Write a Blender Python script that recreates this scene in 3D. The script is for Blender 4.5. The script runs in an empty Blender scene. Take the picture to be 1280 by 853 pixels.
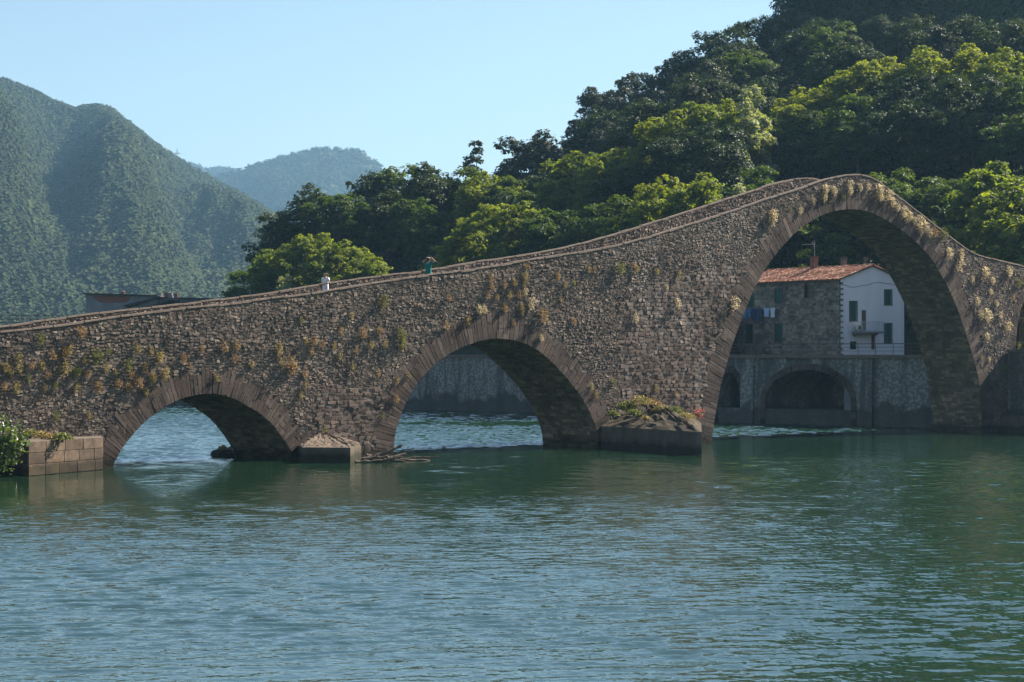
import bpy, math, random
import numpy as np
from mathutils import Vector, Matrix
R = math.radians
rnd = random.Random(7)
rg = np.random.default_rng(7)
SC = bpy.context.scene
COL = SC.collection

# ------------------------------------------------------------ camera
F, Y0, CX, H = 2800.0, 443.0, 640.0, 6.8      # focal length in photo pixels, horizon row, eye height over the water
cam = bpy.data.objects.new('camera', bpy.data.cameras.new('camera'))
COL.objects.link(cam)
cam.location = (0, 0, H)
cam.rotation_euler = (R(90), 0, 0)
cam.data.sensor_width = 36.0
cam.data.lens = F / 1280 * 36.0
cam.data.shift_y = (Y0 - 426.5) / 1280
cam.data.clip_start = 0.5
cam.data.clip_end = 20000
SC.camera = cam

# ------------------------------------------------------------ sky and sun
SUN_AZ, SUN_EL = 30.0, 39.0                    # azimuth from +X towards +Y
w = bpy.data.worlds.new('World'); SC.world = w; w.use_nodes = True
nt = w.node_tree; nt.nodes.clear()
wo = nt.nodes.new('ShaderNodeOutputWorld'); bg = nt.nodes.new('ShaderNodeBackground')
sky = nt.nodes.new('ShaderNodeTexSky'); sky.sky_type = 'NISHITA'; sky.sun_disc = False
sky.sun_elevation = R(SUN_EL); sky.sun_rotation = R(90 - SUN_AZ)
sky.air_density = 1.0; sky.dust_density = 0.6; sky.ozone_density = 1.15; sky.altitude = 100
bg.inputs['Strength'].default_value = 0.051
nt.links.new(sky.outputs[0], bg.inputs['Color']); nt.links.new(bg.outputs[0], wo.inputs['Surface'])
sd = bpy.data.lights.new('sun', 'SUN'); sd.energy = 5.0; sd.angle = R(0.53); sd.color = (1.0, 0.90, 0.76)
so = bpy.data.objects.new('sun', sd); COL.objects.link(so)
SUND = Vector((math.cos(R(SUN_AZ)) * math.cos(R(SUN_EL)), math.sin(R(SUN_AZ)) * math.cos(R(SUN_EL)), math.sin(R(SUN_EL))))
so.rotation_euler = SUND.to_track_quat('Z', 'Y').to_euler(); so.location = (80, 60, 90)
vs = SC.view_settings; vs.view_transform = 'Standard'; vs.look = 'None'; vs.exposure = 1.48; vs.gamma = 1.0
vs.use_curve_mapping = False
cy = SC.cycles
cy.max_bounces = 6; cy.diffuse_bounces = 3; cy.glossy_bounces = 3; cy.transmission_bounces = 3; cy.transparent_max_bounces = 6
cy.volume_bounces = 0; cy.use_denoising = True; cy.denoiser = 'OPENIMAGEDENOISE'; cy.denoising_input_passes = 'RGB_ALBEDO_NORMAL'; cy.denoising_prefilter = 'ACCURATE'
cy.caustics_reflective = False; cy.caustics_refractive = False

# ------------------------------------------------------------ helpers
def link(o, parent=None):
    COL.objects.link(o)
    if parent is not None: o.parent = parent
    return o
def tag(o, label=None, cat=None, group=None, kind=None):
    if label: o['label'] = label
    if cat: o['category'] = cat
    if group: o['group'] = group
    if kind: o['kind'] = kind
    return o
def empty(name, loc, rz=0, label=None, cat=None, group=None):
    o = bpy.data.objects.new(name, None); o.empty_display_size = 0.3
    o.location = loc; o.rotation_euler = (0, 0, rz); COL.objects.link(o)
    return tag(o, label, cat, group)
def mesh_np(name, V, faces, mat=None, parent=None, smooth=False, attr=None, mats=None, midx=None):
    """faces: (n,4)/(n,3) int array or a list of lists"""
    V = np.asarray(V, dtype=np.float32).reshape(-1, 3)
    me = bpy.data.meshes.new(name)
    if isinstance(faces, np.ndarray):
        n, k = faces.shape
        me.vertices.add(len(V)); me.vertices.foreach_set('co', V.ravel())
        me.loops.add(n * k); me.loops.foreach_set('vertex_index', faces.astype(np.int32).ravel())
        me.polygons.add(n)
        me.polygons.foreach_set('loop_start', (np.arange(n) * k).astype(np.int32))
        me.polygons.foreach_set('loop_total', np.full(n, k, dtype=np.int32))
        me.update(calc_edges=True)
    else:
        me.from_pydata([tuple(map(float, v)) for v in V], [], faces); me.update()
    if attr is not None:
        a = me.attributes.new(attr[0], 'FLOAT', 'POINT'); a.data.foreach_set('value', np.asarray(attr[1], dtype=np.float32))
    if mats:
        for m in mats: me.materials.append(m)
        if midx is not None: me.polygons.foreach_set('material_index', np.asarray(midx, dtype=np.int32))
    elif mat: me.materials.append(mat)
    me.polygons.foreach_set('use_smooth', np.full(len(me.polygons), bool(smooth)))
    me.validate()
    o = bpy.data.objects.new(name, me)
    return link(o, parent)

class MB:
    """collects boxes, tubes and faces into one mesh"""
    def __init__(s): s.v = []; s.f = []
    def add(s, vs, fs):
        b = len(s.v); s.v += [tuple(v) for v in vs]; s.f += [[b + i for i in f] for f in fs]; return s
    def box(s, c, d, M=None):
        x, y, z = d[0] / 2, d[1] / 2, d[2] / 2
        vs = [Vector((sx * x, sy * y, sz * z)) for sz in (-1, 1) for sy in (-1, 1) for sx in (-1, 1)]
        if M is not None: vs = [M @ v for v in vs]
        vs = [v + Vector(c) for v in vs]
        return s.add(vs, [[0, 2, 3, 1], [4, 5, 7, 6], [0, 1, 5, 4], [2, 6, 7, 3], [0, 4, 6, 2], [1, 3, 7, 5]])
    def hexa(s, lo, hi):   # 4 lower corners, 4 upper corners (ccw from above)
        return s.add(list(lo) + list(hi), [[3, 2, 1, 0], [4, 5, 6, 7], [0, 1, 5, 4], [1, 2, 6, 5], [2, 3, 7, 6], [3, 0, 4, 7]])
    def tube(s, pts, r, n=8, cap=True):
        pts = [Vector(p) for p in pts]; rs = r if isinstance(r, (list, tuple)) else [r] * len(pts)
        b = len(s.v)
        for i, p in enumerate(pts):
            d = (pts[min(i + 1, len(pts) - 1)] - pts[max(i - 1, 0)]).normalized()
            a = d.cross(Vector((0, 0, 1))) if abs(d.z) < .95 else d.cross(Vector((1, 0, 0)))
            a.normalize(); c = d.cross(a)
            for k in range(n):
                t = 2 * math.pi * k / n
                s.v.append(tuple(p + (a * math.cos(t) + c * math.sin(t)) * rs[i]))
        for i in range(len(pts) - 1):
            for k in range(n):
                s.f.append([b + i * n + k, b + i * n + (k + 1) % n, b + (i + 1) * n + (k + 1) % n, b + (i + 1) * n + k])
        if cap:
            s.f.append([b + k for k in range(n)][::-1]); s.f.append([b + (len(pts) - 1) * n + k for k in range(n)])
        return s
    def prism(s, poly, off):
        n = len(poly); off = Vector(off); a = [Vector(p) for p in poly]
        return s.add(a + [p + off for p in a], [list(range(n))[::-1], list(range(n, 2 * n))] + [[i, (i + 1) % n, n + (i + 1) % n, n + i] for i in range(n)])
    def build(s, name, mat, parent=None, smooth=False):
        o = mesh_np(name, np.array(s.v), s.f, mat, parent, smooth)
        return o

def vnoise(x, y, seed=0):
    """cheap smooth value noise in 2D, 0..1"""
    x = np.asarray(x, float); y = np.asarray(y, float)
    xi = np.floor(x).astype(np.int64); yi = np.floor(y).astype(np.int64)
    fx = x - xi; fy = y - yi; fx = fx * fx * (3 - 2 * fx); fy = fy * fy * (3 - 2 * fy)
    def h(a, b):
        n = (a * 374761393 + b * 668265263 + seed * 974711) & 0x7fffffff
        n = ((n ^ (n >> 13)) * 1274126177) & 0x7fffffff
        return ((n ^ (n >> 16)) & 0xffff) / 65535.0
    return (h(xi, yi) * (1 - fx) + h(xi + 1, yi) * fx) * (1 - fy) + (h(xi, yi + 1) * (1 - fx) + h(xi + 1, yi + 1) * fx) * fy
def fbm(x, y, seed=0, o=4):
    v = 0; a = .5; t = 0
    for i in range(o):
        v = v + a * vnoise(x * 2 ** i, y * 2 ** i, seed + i); t += a; a *= .5
    return v / t

# ------------------------------------------------------------ materials
def new_mat(name, rough=0.85):
    m = bpy.data.materials.new(name); m.use_nodes = True
    nt = m.node_tree; b = nt.nodes['Principled BSDF']; b.inputs['Roughness'].default_value = rough
    b.inputs['Specular IOR Level'].default_value = 0.25
    return m, nt, b
def N(nt, t, **kw):
    n = nt.nodes.new(t)
    for k, v in kw.items():
        if k in n.inputs: n.inputs[k].default_value = v
        else: setattr(n, k, v)
    return n
def ramp(nt, fac, stops, interp='LINEAR'):
    r = nt.nodes.new('ShaderNodeValToRGB'); r.color_ramp.interpolation = interp
    e = r.color_ramp.elements
    while len(e) < len(stops): e.new(0.5)
    for i, (p, c) in enumerate(stops):
        e[i].position = p; e[i].color = (c[0], c[1], c[2], 1) if not isinstance(c, (int, float)) else (c, c, c, 1)
    nt.links.new(fac, r.inputs[0]); return r
def mix(nt, fac, a, b, mode='MIX'):
    m = nt.nodes.new('ShaderNodeMix'); m.data_type = 'RGBA'; m.blend_type = mode
    for s, v in ((0, fac), (6, a), (7, b)):
        if hasattr(v, 'links') or hasattr(v, 'is_linked'): nt.links.new(v, m.inputs[s])
        elif s == 0: m.inputs[0].default_value = v
        else: m.inputs[s].default_value = (v[0], v[1], v[2], 1)
    return m.outputs[2]
def bump(nt, b, height, strength, dist):
    n = nt.nodes.new('ShaderNodeBump'); n.inputs['Strength'].default_value = strength; n.inputs['Distance'].default_value = dist
    nt.links.new(height, n.inputs['Height'])
    nt.links.new(n.outputs[0], b.inputs['Normal']); return n
def coords(nt, scale=(1, 1, 1), kind='Position'):
    if kind == 'Position':
        g = nt.nodes.new('ShaderNodeNewGeometry'); out = g.outputs['Position']
    else:
        g = nt.nodes.new('ShaderNodeTexCoord'); out = g.outputs[kind]
    mp = nt.nodes.new('ShaderNodeMapping'); mp.inputs['Scale'].default_value = scale
    nt.links.new(out, mp.inputs[0]); return mp.outputs[0]
def noise(nt, vec, scale, detail=4, rough=.6):
    n = N(nt, 'ShaderNodeTexNoise'); n.inputs['Scale'].default_value = scale; n.inputs['Detail'].default_value = detail
    n.inputs['Roughness'].default_value = rough
    nt.links.new(vec, n.inputs['Vector']); return n.outputs[0]

def stone_mat(name, stops, stain=None, stain_attr=False, bump_d=.03, scale=9):
    """stones told apart by island, with grain and stains"""
    m, nt, b = new_mat(name, .95)
    g = nt.nodes.new('ShaderNodeNewGeometry')
    base = ramp(nt, g.outputs['Random Per Island'], stops).outputs[0]
    v = coords(nt)
    n1 = noise(nt, v, scale, 6, .7)
    base = mix(nt, .75, base, ramp(nt, n1, [(.25, .35), (.75, 1.45)]).outputs[0], 'MULTIPLY')
    n2 = noise(nt, v, .55, 5, .62)
    base = mix(nt, .8, base, ramp(nt, n2, [(.35, (.45, .43, .44)), (.65, (1.25, 1.17, 1.08))]).outputs[0], 'MULTIPLY')
    if stain_attr:
        a2 = nt.nodes.new('ShaderNodeAttribute'); a2.attribute_name = 'coursed'
        base = mix(nt, a2.outputs['Fac'], base, mix(nt, 1.0, base, (.62, .54, .53), 'MULTIPLY'))
        a = nt.nodes.new('ShaderNodeAttribute'); a.attribute_name = 'lime'
        mm = nt.nodes.new('ShaderNodeMath'); mm.operation = 'MULTIPLY'
        nt.links.new(a.outputs['Fac'], mm.inputs[0])
        nt.links.new(ramp(nt, noise(nt, coords(nt, (1, 1, .8)), 2.2, 6, .7), [(.45, 0.0), (.65, 1.0)]).outputs[0], mm.inputs[1])
        base = mix(nt, mm.outputs[0], base, (.38, .32, .28))
    nt.links.new(base, b.inputs['Base Color'])
    bump(nt, b, n1, .9, bump_d)
    return m

M = {}
M['rubble'] = stone_mat('rubble_stone', [(0, (.125, .097, .080)), (.3, (.172, .137, .113)), (.8, (.222, .181, .151)), (.97, (.275, .23, .195)), (1, (.38, .335, .29))], stain_attr=True)
M['ring'] = stone_mat('ring_stone', [(0, (.070, .052, .044)), (.5, (.10, .076, .065)), (1, (.15, .118, .102))], bump_d=.015, scale=6)
M['ashlar'] = stone_mat('ashlar_block', [(0, (.085, .062, .045)), (.6, (.14, .105, .078)), (1, (.20, .155, .115))], bump_d=.03, scale=3)
def core_mat():
    m, nt, b = new_mat('mortar_core', .95)
    v = coords(nt); n1 = noise(nt, v, 5, 8, .75)
    vo = N(nt, 'ShaderNodeTexVoronoi', Scale=3.4); nt.links.new(coords(nt, (1, 1, 2.0)), vo.inputs['Vector'])
    c = ramp(nt, n1, [(.3, (.085, .066, .055)), (.55, (.15, .12, .10)), (.75, (.21, .17, .14))]).outputs[0]
    c = mix(nt, .8, c, ramp(nt, vo.outputs['Color'], [(.1, .45), (.9, 1.5)]).outputs[0], 'MULTIPLY')
    n3 = noise(nt, coords(nt, (1, 1, 1)), .5, 5, .6)
    c = mix(nt, ramp(nt, n3, [(.45, 0.), (.62, .75)]).outputs[0], c, (.13, .115, .075))
    nt.links.new(c, b.inputs['Base Color'])
    mm = nt.nodes.new('ShaderNodeMath'); mm.operation = 'MULTIPLY_ADD'
    nt.links.new(vo.outputs['Distance'], mm.inputs[0]); mm.inputs[1].default_value = -1.2; nt.links.new(n1, mm.inputs[2])
    bump(nt, b, mm.outputs[0], 1.0, .10)
    return m
M['core'] = core_mat()
def noisy(name, c0, c1, sc=3, rough=.9, bd=.02, c2=None, stretch=(1, 1, 1), det=6):
    m, nt, b = new_mat(name, rough)
    n = noise(nt, coords(nt, stretch), sc, det, .65)
    st = [(.3, c0), (.7, c1)] if c2 is None else [(.25, c0), (.55, c1), (.8, c2)]
    nt.links.new(ramp(nt, n, st).outputs[0], b.inputs['Base Color'])
    if bd: bump(nt, b, noise(nt, coords(nt), sc * 5, 5, .7), .8, bd)
    return m
M['coping'] = noisy('coping_stone', (.11, .082, .066), (.19, .148, .12), 2.5, .95, .03, (.25, .20, .165))
M['concrete'] = noisy('old_concrete', (.07, .058, .045), (.145, .12, .093), 1.3, .95, .02, (.23, .19, .15), stretch=(1, 1, .4))
M['caprock'] = noisy('cap_rubble', (.09, .068, .052), (.20, .155, .12), 4, .95, .08, (.28, .22, .175))
M['capsoil'] = noisy('cap_soil', (.035, .032, .018), (.10, .078, .055), 3, .95, .08, (.17, .135, .10))
M['mortar'] = noisy('lime_mortar', (.085, .068, .058), (.17, .14, .12), 1.2, .95, .01, (.34, .30, .26))
M['rough_mortar'] = noisy('rough_mortar', (.07, .055, .046), (.16, .13, .108), 3, .95, .03, (.24, .195, .165))
M['deck'] = noisy('paving', (.15, .12, .1), (.3, .25, .2), 4, .95, .02)
def wall_mat():     # grey embankment masonry: pale rounded stones in dark joints, vertical water stains
    m, nt, b = new_mat('embankment_masonry', .95)
    vo = N(nt, 'ShaderNodeTexVoronoi', Scale=2.9); nt.links.new(coords(nt, (1, 1, 1.25)), vo.inputs['Vector'])
    n1 = noise(nt, coords(nt), 7, 6, .7)
    c = ramp(nt, vo.outputs['Distance'], [(.15, (.33, .31, .28)), (.45, (.28, .265, .24)), (.62, (.17, .16, .145))]).outputs[0]
    c = mix(nt, .8, c, ramp(nt, vo.outputs['Color'], [(.1, .8), (.9, 1.12)]).outputs[0], 'MULTIPLY')
    c = mix(nt, .6, c, ramp(nt, n1, [(.25, .4), (.75, 1.5)]).outputs[0], 'MULTIPLY')
    ns = noise(nt, coords(nt, (.55, .55, .09)), 1.0, 4, .65)
    c = mix(nt, ramp(nt, ns, [(.46, 0.), (.60, .85)]).outputs[0], c, (.07, .066, .062))
    sep = nt.nodes.new('ShaderNodeSeparateXYZ'); nt.links.new(coords(nt), sep.inputs[0])
    nz = nt.nodes.new('ShaderNodeMath'); nz.operation = 'MULTIPLY_ADD'
    nt.links.new(noise(nt, coords(nt, (.35, .35, .35)), 1.0, 3, .6), nz.inputs[0]); nz.inputs[1].default_value = 4.5
    ng = nt.nodes.new('ShaderNodeMath'); ng.operation = 'MULTIPLY'; ng.inputs[1].default_value = -1
    nt.links.new(sep.outputs[2], ng.inputs[0]); nt.links.new(ng.outputs[0], nz.inputs[2])
    c = mix(nt, ramp(nt, nz.outputs[0], [(.0, 0.), (.55, .85)]).outputs[0], c, (.05, .05, .043))   # dark damp growth at the foot
    nt.links.new(c, b.inputs['Base Color'])
    bump(nt, b, ramp(nt, vo.outputs['Distance'], [(0., 1.), (.6, 0.)]).outputs[0], .6, .05)
    return m
M['wall'] = wall_mat()
M['housestone'] = stone_mat('house_stone', [(0, (.13, .115, .095)), (.5, (.23, .205, .17)), (1, (.36, .33, .28))], bump_d=.02)
M['plaster'] = noisy('white_plaster', (.70, .66, .665), (.80, .76, .765), .7, .9, .004, stretch=(1, 1, .4))
M['tile'] = stone_mat('terracotta_tile', [(0, (.12, .045, .03)), (.4, (.30, .12, .075)), (.8, (.42, .22, .15)), (1, (.6, .5, .42))], bump_d=.01)
M['shutter'] = noisy('shutter_green', (.012, .06, .055), (.02, .085, .075), 8, .6, 0)
M['dark'] = noisy('dark_interior', (.006, .006, .006), (.014, .012, .01), 2, .9, 0)
M['wood'] = noisy('old_wood', (.10, .06, .04), (.20, .13, .09), 6, .8, .004)
M['drift'] = noisy('driftwood_bark', (.07, .052, .04), (.23, .18, .14), 3, .9, .01)
M['metal'] = noisy('rusty_rail', (.05, .045, .042), (.12, .10, .09), 5, .6, 0)
M['steel'] = noisy('galvanised', (.35, .35, .34), (.5, .5, .48), 5, .45, 0)
M['glass'] = noisy('dark_glass', (.015, .018, .02), (.03, .034, .038), 1, .08, 0)
M['rose'] = noisy('brick_patch', (.22, .09, .07), (.32, .14, .10), 3, .9, .01)
M['greywall'] = noisy('grey_render', (.16, .16, .165), (.26, .26, .265), .7, .9, .01, stretch=(1, 1, .4))
M['slate'] = noisy('dark_roofing', (.035, .03, .032), (.08, .07, .07), 2, .8, .01)
M['bark'] = noisy('bark', (.055, .045, .035), (.13, .105, .08), 4, .95, .03)
M['earth'] = noisy('woodland_floor', (.018, .022, .010), (.045, .05, .02), .8, .95, .05)

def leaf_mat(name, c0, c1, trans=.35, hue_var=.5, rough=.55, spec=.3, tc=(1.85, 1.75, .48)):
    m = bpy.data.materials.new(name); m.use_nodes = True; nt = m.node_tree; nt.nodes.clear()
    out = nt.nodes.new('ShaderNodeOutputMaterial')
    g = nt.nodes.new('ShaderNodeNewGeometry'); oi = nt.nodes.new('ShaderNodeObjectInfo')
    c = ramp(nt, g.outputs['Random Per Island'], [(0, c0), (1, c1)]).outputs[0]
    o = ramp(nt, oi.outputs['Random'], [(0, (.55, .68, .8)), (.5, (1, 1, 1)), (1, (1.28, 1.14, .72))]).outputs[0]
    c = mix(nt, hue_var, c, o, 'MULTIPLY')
    p = nt.nodes.new('ShaderNodeBsdfPrincipled'); p.inputs['Roughness'].default_value = rough
    p.inputs['Specular IOR Level'].default_value = spec
    t = nt.nodes.new('ShaderNodeBsdfTranslucent')
    nt.links.new(c, p.inputs['Base Color'])
    nt.links.new(mix(nt, 1.0, c, tc, 'MULTIPLY'), t.inputs['Color'])
    ms = nt.nodes.new('ShaderNodeMixShader'); ms.inputs[0].default_value = trans
    nt.links.new(p.outputs[0], ms.inputs[1]); nt.links.new(t.outputs[0], ms.inputs[2]); nt.links.new(ms.outputs[0], out.inputs[0])
    return m
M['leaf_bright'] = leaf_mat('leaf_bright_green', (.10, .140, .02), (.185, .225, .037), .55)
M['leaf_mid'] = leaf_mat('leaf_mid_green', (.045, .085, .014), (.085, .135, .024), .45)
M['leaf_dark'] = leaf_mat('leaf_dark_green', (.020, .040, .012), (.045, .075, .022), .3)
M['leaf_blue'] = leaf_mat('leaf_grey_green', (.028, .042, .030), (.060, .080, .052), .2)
M['leaf_silver'] = leaf_mat('leaf_silver', (.20, .23, .15), (.40, .42, .31), .4)
M['leaf_fig'] = leaf_mat('leaf_glossy', (.05, .09, .02), (.16, .22, .08), .3, rough=.35, spec=.5)
M['far_leaf'] = leaf_mat('leaf_far_hill', (.010, .024, .010), (.055, .080, .020), .0, 0, .9, .1)
M['tuft_y'] = leaf_mat('tuft_yellow', (.22, .18, .06), (.42, .35, .14), .3, .2, tc=(1.1, 1.05, .9))
M['tuft_o'] = leaf_mat('tuft_orange', (.24, .15, .06), (.42, .29, .13), .3, .2, tc=(1.1, 1.05, .9))
M['tuft_r'] = leaf_mat('tuft_russet', (.22, .11, .06), (.36, .2, .12), .3, .2, tc=(1.1, 1.05, .9))
M['tuft_g'] = leaf_mat('tuft_green', (.10, .12, .03), (.26, .28, .08), .3, .2, tc=(1.1, 1.05, .9))
M['tuft_w'] = leaf_mat('tuft_straw', (.36, .31, .20), (.60, .54, .40), .5, .2, tc=(1.1, 1.05, .9))
M['pink'] = leaf_mat('pink_petal', (.35, .06, .11), (.55, .12, .18), .3)

# ------------------------------------------------------------ projection of measured rows and columns onto real planes
U = Vector((0.733, 0.680, 0)).normalized()       # along the bridge, to the right and away
NRM = Vector((U.y, -U.x, 0))                     # out of its near face
def ray(px, py): return Vector(((px - CX) / F, 1.0, (Y0 - py) / F))
def water_pt(px, py):
    Z = F * H / (py - Y0); return Vector(((px - CX) / F * Z, Z, 0))
B0 = water_pt(1228, 541)
def face(px, py, off=0.0):
    """point of the near bridge face (off metres proud) seen at that place of the photograph: (s, z)"""
    d = ray(px, py); t = (NRM.dot(B0) + off) / NRM.dot(d)
    P = Vector((0, 0, H)) + d * t
    return (U.dot(P - B0), P.z)
def bp(s, z, n=0.0): return B0 + U * s + NRM * n + Vector((0, 0, z))
def at(px, py, Z): return Vector(((px - CX) / F * Z, Z, H + (Y0 - py) / F * Z))

HAZE = 0.000095
# (built at the end of the structure, see below)

# ------------------------------------------------------------ ground, water
g = mesh_np('ground', [(-9000, -400, -2.5), (9000, -400, -2.5), (9000, 9000, -2.5), (-9000, 9000, -2.5)], np.array([[0, 1, 2, 3]]), M['earth'])
tag(g, kind='structure')
WAVE = .30
def water_mat():
    m, nt, b = new_mat('river_water', .04)
    b.inputs['IOR'].default_value = 2.5; b.inputs['Specular IOR Level'].default_value = .5
    n = noise(nt, coords(nt, (.02, .02, 1)), 1, 3, .6)
    nt.links.new(ramp(nt, n, [(.3, (.010, .036, .018)), (.7, (.014, .046, .024))]).outputs[0], b.inputs['Base Color'])
    def rot(sc, ang, scale, det, ro=.5):
        g_ = nt.nodes.new('ShaderNodeNewGeometry'); mp = nt.nodes.new('ShaderNodeMapping'); mp.inputs['Scale'].default_value = sc
        mp.inputs['Rotation'].default_value = (0, 0, R(ang)); nt.links.new(g_.outputs['Position'], mp.inputs[0])
        return noise(nt, mp.outputs[0], scale, det, ro)
    def mul(x, f, add=None):
        m_ = nt.nodes.new('ShaderNodeMath'); m_.operation = 'MULTIPLY_ADD' if add is not None else 'MULTIPLY'
        nt.links.new(x, m_.inputs[0])
        if isinstance(f, float): m_.inputs[1].default_value = f
        else: nt.links.new(f, m_.inputs[1])
        if add is not None: nt.links.new(add, m_.inputs[2])
        return m_.outputs[0]
    h = mul(rot((.9, 1.0, 1), -14, 2.6, 2.0), .20)
    h = mul(rot((.8, 1.0, 1), 25, 8.0, 1.0), .025, h)
    # wind: ruffled lanes in the open river, calmer water in the lee of the piers
    wv = noise(nt, coords(nt, (.016, .045, 1)), 1.0, 4, .6)
    g_ = nt.nodes.new('ShaderNodeNewGeometry'); dt = nt.nodes.new('ShaderNodeVectorMath'); dt.operation = 'DOT_PRODUCT'
    nt.links.new(g_.outputs['Position'], dt.inputs[0]); dt.inputs[1].default_value = tuple(NRM)
    mr = nt.nodes.new('ShaderNodeMapRange'); mr.interpolation_type = 'SMOOTHSTEP'
    nt.links.new(dt.outputs['Value'], mr.inputs['Value']); d0 = NRM.dot(B0)
    mr.inputs['From Min'].default_value = d0 + 6; mr.inputs['From Max'].default_value = d0 + 50; mr.inputs['To Min'].default_value = .30; mr.inputs['To Max'].default_value = 1.0
    mf = nt.nodes.new('ShaderNodeMapRange'); mf.interpolation_type = 'SMOOTHSTEP'; nt.links.new(dt.outputs['Value'], mf.inputs['Value'])
    mf.inputs['From Min'].default_value = d0 - 16; mf.inputs['From Max'].default_value = d0 - 4; mf.inputs['To Min'].default_value = .6; mf.inputs['To Max'].default_value = 0.0
    mx = nt.nodes.new('ShaderNodeMath'); mx.operation = 'MAXIMUM'; nt.links.new(mr.outputs[0], mx.inputs[0]); nt.links.new(mf.outputs[0], mx.inputs[1])
    st = mul(ramp(nt, wv, [(.36, .45), (.60, 1.0)]).outputs[0], mx.outputs[0])
    h = mul(h, st)
    bump(nt, b, h, 1.0, WAVE)
    return m
M['water'] = water_mat()
def water_grid():
    """open water as real waves: a sum of small wind waves on a fine grid, with a flat skirt just below it"""
    r = np.random.default_rng(12)
    zz = np.r_[np.arange(38, 100, .125), np.arange(100, 345, .22)]; an = np.linspace(-.262, .262, 560)
    Zg, Ag = np.meshgrid(zz, an, indexing='ij'); X = Zg * Ag; Y = Zg
    Hh = np.zeros_like(X)
    for i in range(64):
        lam = .42 * (1.5 / .42) ** r.random() if i < 56 else r.uniform(5, 9)
        th = R(-82) + r.normal(0, .27); k = 2 * math.pi / lam
        st = .030 if lam < 1.5 else .022
        if lam > 5: st = .004
        ph = k * (X * math.cos(th) + Y * math.sin(th)) + r.uniform(0, 6.28)
        ph = ph + .9 * (fbm(X * .05 + i, Y * .05, 3, 2) - .5) * 6 if i % 8 == 0 else ph
        Hh += st / k * np.sin(ph)
    d = X * NRM.x + Y * NRM.y - NRM.dot(B0)
    sm = lambda a, b, v: (lambda t: t * t * (3 - 2 * t))(np.clip((v - a) / (b - a), 0, 1))
    lee = .26 + .74 * sm(6, 52, d)
    lee = np.maximum(lee, 2.6 * sm(3, 12, -d))
    wind = .55 + .6 * sm(.35, .62, fbm(X * .022, Y * .05, 91, 3))
    Hh *= lee * wind * WAMP
    V = np.stack([X, Y, Hh], -1).reshape(-1, 3)
    n0, n1 = X.shape; ii, jj = np.meshgrid(np.arange(n0 - 1), np.arange(n1 - 1), indexing='ij'); b0 = (ii * n1 + jj).ravel()
    F_ = np.stack([b0, b0 + 1, b0 + n1 + 1, b0 + n1], 1)
    o = len(V); V = np.r_[V, [(-900, -60, -.16), (500, -60, -.16), (500, 330, -.16), (-900, 1000, -.16)]]
    return mesh_np('water', V, np.r_[F_, [[o, o + 1, o + 2, o + 3]]], M['water'], smooth=True)
WAMP = .85
wat = water_grid()
tag(wat, kind='structure')

# ------------------------------------------------------------ bridge outline in its own plane
TOP_PX = [(-160, 441), (-80, 426), (0, 414.3), (78, 405.3), (125, 398.3), (200, 388), (280, 379.5), (340, 372), (400, 364.4), (466, 353), (535, 342.8),
          (600, 334.8), (672, 322.3), (743, 311.5), (794, 300.4), (860, 280.6), (920, 261.5), (960, 247.5), (1000, 235), (1025, 226), (1045, 220.8), (1062, 218), (1078, 218),
          (1090, 221.8), (1102, 229), (1115, 238.7), (1145.5, 263), (1180.6, 290), (1204, 307.6), (1220, 317.2), (1239, 322.5), (1274, 331), (1330, 347), (1400, 368), (1480, 392)]
A1_PX = [(139, 588), (140.2, 584), (150, 564), (162.5, 547), (181, 527), (200, 512.3), (218.8, 501.6), (240, 494.4), (265.5, 492), (287, 496), (303, 503.5), (327.5, 518.8), (343, 533.4), (355.6, 550.6), (365, 566), (371, 579)]
A2_PX = [(489, 575), (491.5, 562), (493.5, 547), (496.5, 532), (502, 516), (510, 498), (521, 480), (534, 464.5), (551, 449), (572, 436.5), (596, 427.3), (620, 423), (644.5, 426), (662.4, 432.3), (684.6, 448), (707, 471.3), (724.7, 493.6), (738, 517), (746, 539), (749.5, 564)]
A3_PX = [(884.5, 562), (888, 557), (894, 518), (900, 485), (906.5, 460), (914, 434), (923, 409), (933.3, 382), (944.6, 357), (957, 335), (974, 312), (993.6, 291.5), (1011.4, 278), (1031.5, 267), (1058, 261.4), (1082, 263.7),
         (1099, 270.3), (1122, 284), (1141, 299), (1162, 320.7), (1176, 343), (1187, 364), (1198, 390), (1209, 423), (1218.5, 453.8), (1224.4, 482), (1227, 512.5), (1228, 545)]
A4_PX = [(1268, 560), (1269, 470), (1270, 425), (1273, 398), (1279, 378), (1288, 365), (1302, 360), (1318, 366), (1330, 385), (1336, 420), (1338, 560)]
def resample(P, n):
    """Catmull-Rom through the points, n evenly spaced samples"""
    P = np.array(P, float); Q = np.vstack([2 * P[0] - P[1], P, 2 * P[-1] - P[-2]])
    out = []
    for i in range(len(P) - 1):
        p0, p1, p2, p3 = Q[i:i + 4]
        for t in np.linspace(0, 1, 12, endpoint=False):
            out.append(.5 * ((2 * p1) + (-p0 + p2) * t + (2 * p0 - 5 * p1 + 4 * p2 - p3) * t * t + (-p0 + 3 * p1 - 3 * p2 + p3) * t ** 3))
    out.append(P[-1]); out = np.array(out)
    L = np.r_[0, np.cumsum(np.hypot(*np.diff(out, axis=0).T))]
    t = np.linspace(0, L[-1], n)
    return np.c_[np.interp(t, L, out[:, 0]), np.interp(t, L, out[:, 1])]
TOP = resample([face(*p) for p in TOP_PX], 220)
ARCH = [resample([face(*p) for p in A], n) for A, n in ((A1_PX, 60), (A2_PX, 80), (A3_PX, 120), (A4_PX, 40))]
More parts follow.
